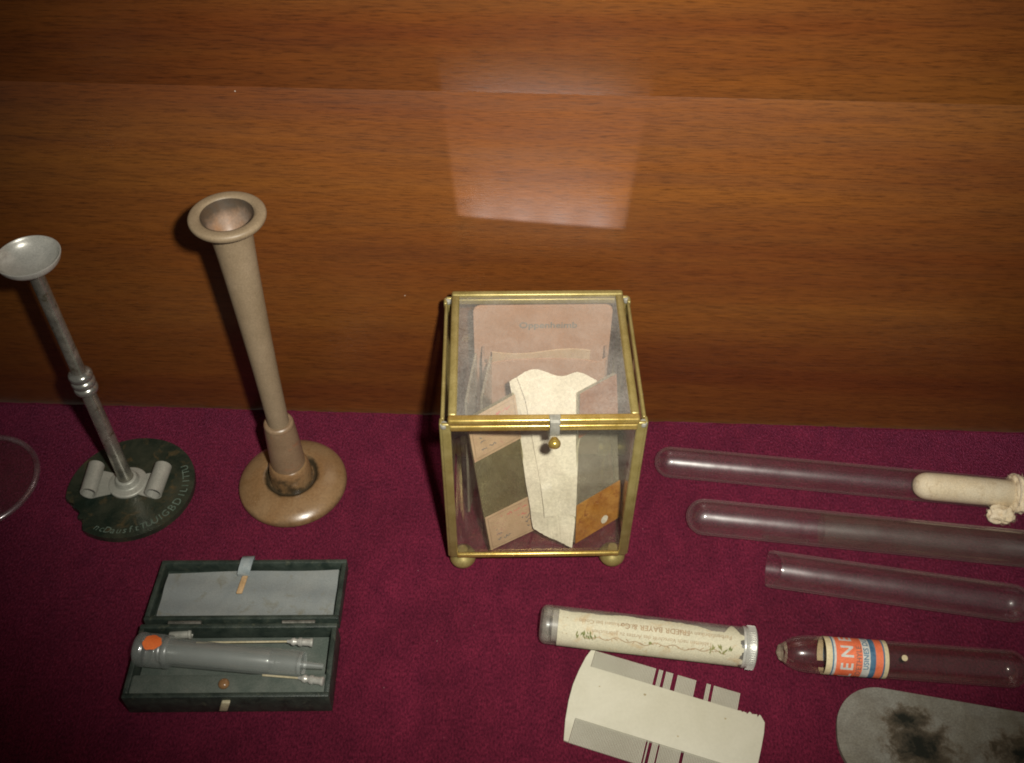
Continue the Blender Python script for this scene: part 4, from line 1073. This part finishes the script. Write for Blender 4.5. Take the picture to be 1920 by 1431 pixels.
mk('leaf_ornament', [vmap(x, rad(142) - y / RL, RL + 0.00016) for x, y in v2], f2, M['ink_green'], lab, smooth=0)['kind'] = 'stuff'
v2, f2 = strokes2d([[(LM * 0.115, -0.004), (LM * 0.118, 0.003)], [(LM * 0.135, -0.004), (LM * 0.138, 0.003)]], 0.0005)
mk('printed_rule', [vmap(x, rad(120) + y / RL, RL + 0.0001) for x, y in v2], f2, M['ink_brown'], lab, smooth=0)
# screw cap with knurled end
rc = 0.00885
cap = mk('screw_cap', *lathe([(L5 + 0.0012, 0.0080), (L5 + 0.0012, rc - 0.0004), (L5 + 0.0017, rc - 0.0001), (LC - 0.0046, rc - 0.0001), (LC - 0.0042, rc - 0.0005), (LC - 0.0038, rc - 0.0001), (LC - 0.0006, rc - 0.0001), (LC, rc - 0.0009), (LC, 0)], a5, b5, 56), M['nickel'], vial, smooth=45)
kn = []
for k_ in range(54):
    a_ = 2 * math.pi * k_ / 54
    def fk(x, y, z, a_=a_):
        ay_, az_ = ay5 * math.cos(a_) + az5 * math.sin(a_), -ay5 * math.sin(a_) + az5 * math.cos(a_)
        return a5 + ax5 * x + ay_ * y + az_ * z
    kn.append(boxpts(LC - 0.0036, LC - 0.0006, rc - 0.0004, rc + 0.00035, -0.00026, 0.00026, 0.0, fk))
kno = mk('knurling', *join(*kn), M['nickel'], cap, smooth=0); kno['kind'] = 'stuff'

# ================================================================== IVORY COMB
cz = 0.0012
ox = G(1110, 1252, cz); ox2 = G(1382, 1333, cz)
cx = (ox2 - ox); cx.z = 0; cx.normalize(); cyv = V(-cx.y, cx.x, 0)
ty = (G(1107, 1217, cz) - ox).dot(cyv)                   # tooth length
lowy = (G(1200, 1385, cz) - ox).dot(cyv); low_tip = lowy - ty * 1.15
x_end = (G(1433, 1352, cz) - ox).dot(cx)
def CB(x, y, z): return Vector((ox.x, ox.y, 0)) + cx * x + cyv * y + V(0, 0, z)
comb = thing('ivory_comb', CB(x_end / 2, lowy / 2, 0), 'old ivory double-sided lice comb with fine teeth, some broken away', 'comb')
lx0 = (G(1060, 1350, cz) - ox).dot(cx)
outl = []
# left end bow: from the far corner to the near corner
for px, py in ((1110, 1217), (1098, 1233), (1085, 1260), (1074, 1287), (1066, 1316), (1060, 1350), (1057, 1388)):
    p = G(px, py, cz) - ox; outl.append((p.dot(cx), p.dot(cyv)))
p = outl[-1]
low_tip = p[1] - 0.0002
gapx = (G(1116, 1222, cz) - ox).dot(cx) + 0.0002
tx0 = (G(1079, 1346, cz) - ox).dot(cx)
outl += [(tx0, p[1] - 0.0001), (tx0, lowy)]
# near teeth line, then the right end bow and far line with its ragged broken stubs
xr_ = x_end
outl += [(xr_ - 0.006, lowy), (xr_ - 0.006, low_tip), (xr_ - 0.0020, low_tip)]
for px, py in ((1419, 1440), (1426, 1405), (1431, 1378), (1433, 1357)):
    p = G(px, py, cz) - ox; outl.append((p.dot(cx), p.dot(cyv)))
p = G(1426, 1345, cz) - ox; xe = p.dot(cx)
outl.append((xe, 0.0006))
xx = xe - 0.0006; rg6 = random.Random(2)
teeth_end = (G(1384, 1333, cz) - ox).dot(cx)
while xx > teeth_end + 0.0004:
    outl.append((xx, rg6.uniform(-0.0006, 0.0011))); xx -= rg6.uniform(0.0003, 0.0007)
outl += [(teeth_end, 0.0)]
outl += [(outl[0][0] + 0.0016, 0.0), (outl[0][0] + 0.0016, outl[0][1])]
# body: raised spine that thins to the tooth lines
bmid = lowy / 2
def spine(x, y, z):
    k_ = max(0.0, 1 - ((y - bmid) / (abs(lowy) * 0.62)) ** 2)
    return CB(x, y, 0.0003 + z * (0.45 + 0.75 * k_))
def comb_body(outl):
    bm = bmesh.new(); top_ = [bm.verts.new((x, y, 0.0022)) for x, y in outl]; bot = [bm.verts.new((x, y, 0)) for x, y in outl]
    n = len(outl)
    bm.faces.new(top_); bm.faces.new(bot[::-1])
    for i_ in range(n): bm.faces.new((top_[i_], bot[i_], bot[(i_ + 1) % n], top_[(i_ + 1) % n]))
    for k_ in range(1, 16):
        yc = low_tip + (0.011 - low_tip) * k_ / 16
        bmesh.ops.bisect_plane(bm, geom=bm.verts[:] + bm.edges[:] + bm.faces[:], plane_co=(0, yc, 0), plane_no=(0, 1, 0))
    bmesh.ops.triangulate(bm, faces=[f_ for f_ in bm.faces if len(f_.verts) > 4])
    bm.verts.index_update(); vs = [spine(*v.co) for v in bm.verts]; fs = [tuple(v.index for v in f_.verts) for f_ in bm.faces]; bm.free(); return vs, fs
body = mk('body', *comb_body(outl), M['ivory'], comb, smooth=30)
pitch, tw = 0.00062, 0.00050
def teeth(x0, x1, ya, yb, gaps):
    parts = []; x = x0
    while x + tw < x1:
        if not any(g0 < x + tw / 2 < g1 for g0, g1 in gaps):
            z1 = 0.0013; y0_, y1_ = sorted((ya, yb)); tip = yb
            parts.append(boxpts(x, x + tw, y0_, y1_, 0.0005, z1, 0, lambda X, Y, Z, tip=tip: CB(X, Y, Z - (0.00035 if abs(Y - tip) < 1e-5 and Z > 0.001 else 0))))
        x += pitch
    return join(*parts)
gx = lambda px, py: (G(px, py, cz) - ox).dot(cx)
tgap = [(gx(a_, 1290), gx(b_, 1290)) for a_, b_ in ((1222, 1226), (1236.5, 1242.5), (1256, 1264.5), (1302, 1323), (1332, 1337.5))]
tl = teeth(outl[0][0] + 0.0018, teeth_end - 0.0004, -0.0003, ty, tgap)
o1 = mk('teeth', *tl, M['ivory_teeth'], comb, smooth=0); o1['kind'] = 'stuff'
bgap = [(gx(a_, 1420), gx(b_, 1420)) for a_, b_ in ((1205, 1208), (1210, 1218), (1230, 1233.5), (1276, 1281))]
tl = teeth(tx0 + 0.0002, xr_ - 0.0062, lowy + 0.0003, low_tip, bgap)
o1 = mk('teeth', *tl, M['ivory_teeth'], comb, smooth=0); o1['kind'] = 'stuff'
for px, py, s in ((1209, 1303, 1.0), (1360, 1348, 0.8), (1271, 1381, 0.7), (1124, 1288, 0.6)):
    p = G(px, py, 0.0025) - ox; x, y = p.dot(cx), p.dot(cyv)
    pts = [(x + 0.0006 * s * math.cos(k_ * math.pi / 5) * (1 + 0.3 * math.sin(k_ * 2)), y + 0.0005 * s * math.sin(k_ * math.pi / 5)) for k_ in range(10)]
    mk('blemish', [spine(xx_, yy_, 0.00224) for xx_, yy_ in pts], [tuple(range(10))], M['blemish'], body, smooth=0)

# ================================================================== TONGUE PLATE
dz = 0.0022
D0 = G(1650, 1290, dz); D1 = G(1920, 1335, dz); dx = (D1 - D0); dx.z = 0; dx.normalize(); dyv = V(dx.y, -dx.x, 0)   # dyv to the viewer
if dyv.y > 0: dyv = -dyv
WD = 0.044
Rr = 0.0205
outl = []
def ds(x, y): outl.append((x, y))
cen = (0.001, Rr)
for k_ in range(0, 19):
    a_ = rad(90 + 90 * k_ / 18); ds(0.001 + 0.0195 * math.cos(a_), Rr - Rr * math.sin(a_))
for k_ in range(1, 19):
    a_ = rad(180 + 90 * k_ / 18); ds(0.001 + 0.0195 * math.cos(a_), WD - Rr - Rr * math.sin(a_))
ds(0.110, WD - 0.001); ds(0.112, WD * 0.5); ds(0.110, 0.0005)
def DP_(x, y, z): return Vector((D0.x, D0.y, 0)) + dx * x + dyv * y + V(0, 0, z)
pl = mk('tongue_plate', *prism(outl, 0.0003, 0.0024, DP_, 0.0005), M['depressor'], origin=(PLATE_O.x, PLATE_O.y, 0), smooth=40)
tag(pl, 'broad round-ended grey metal tongue plate with dark reflections painted in', 'metal plate')
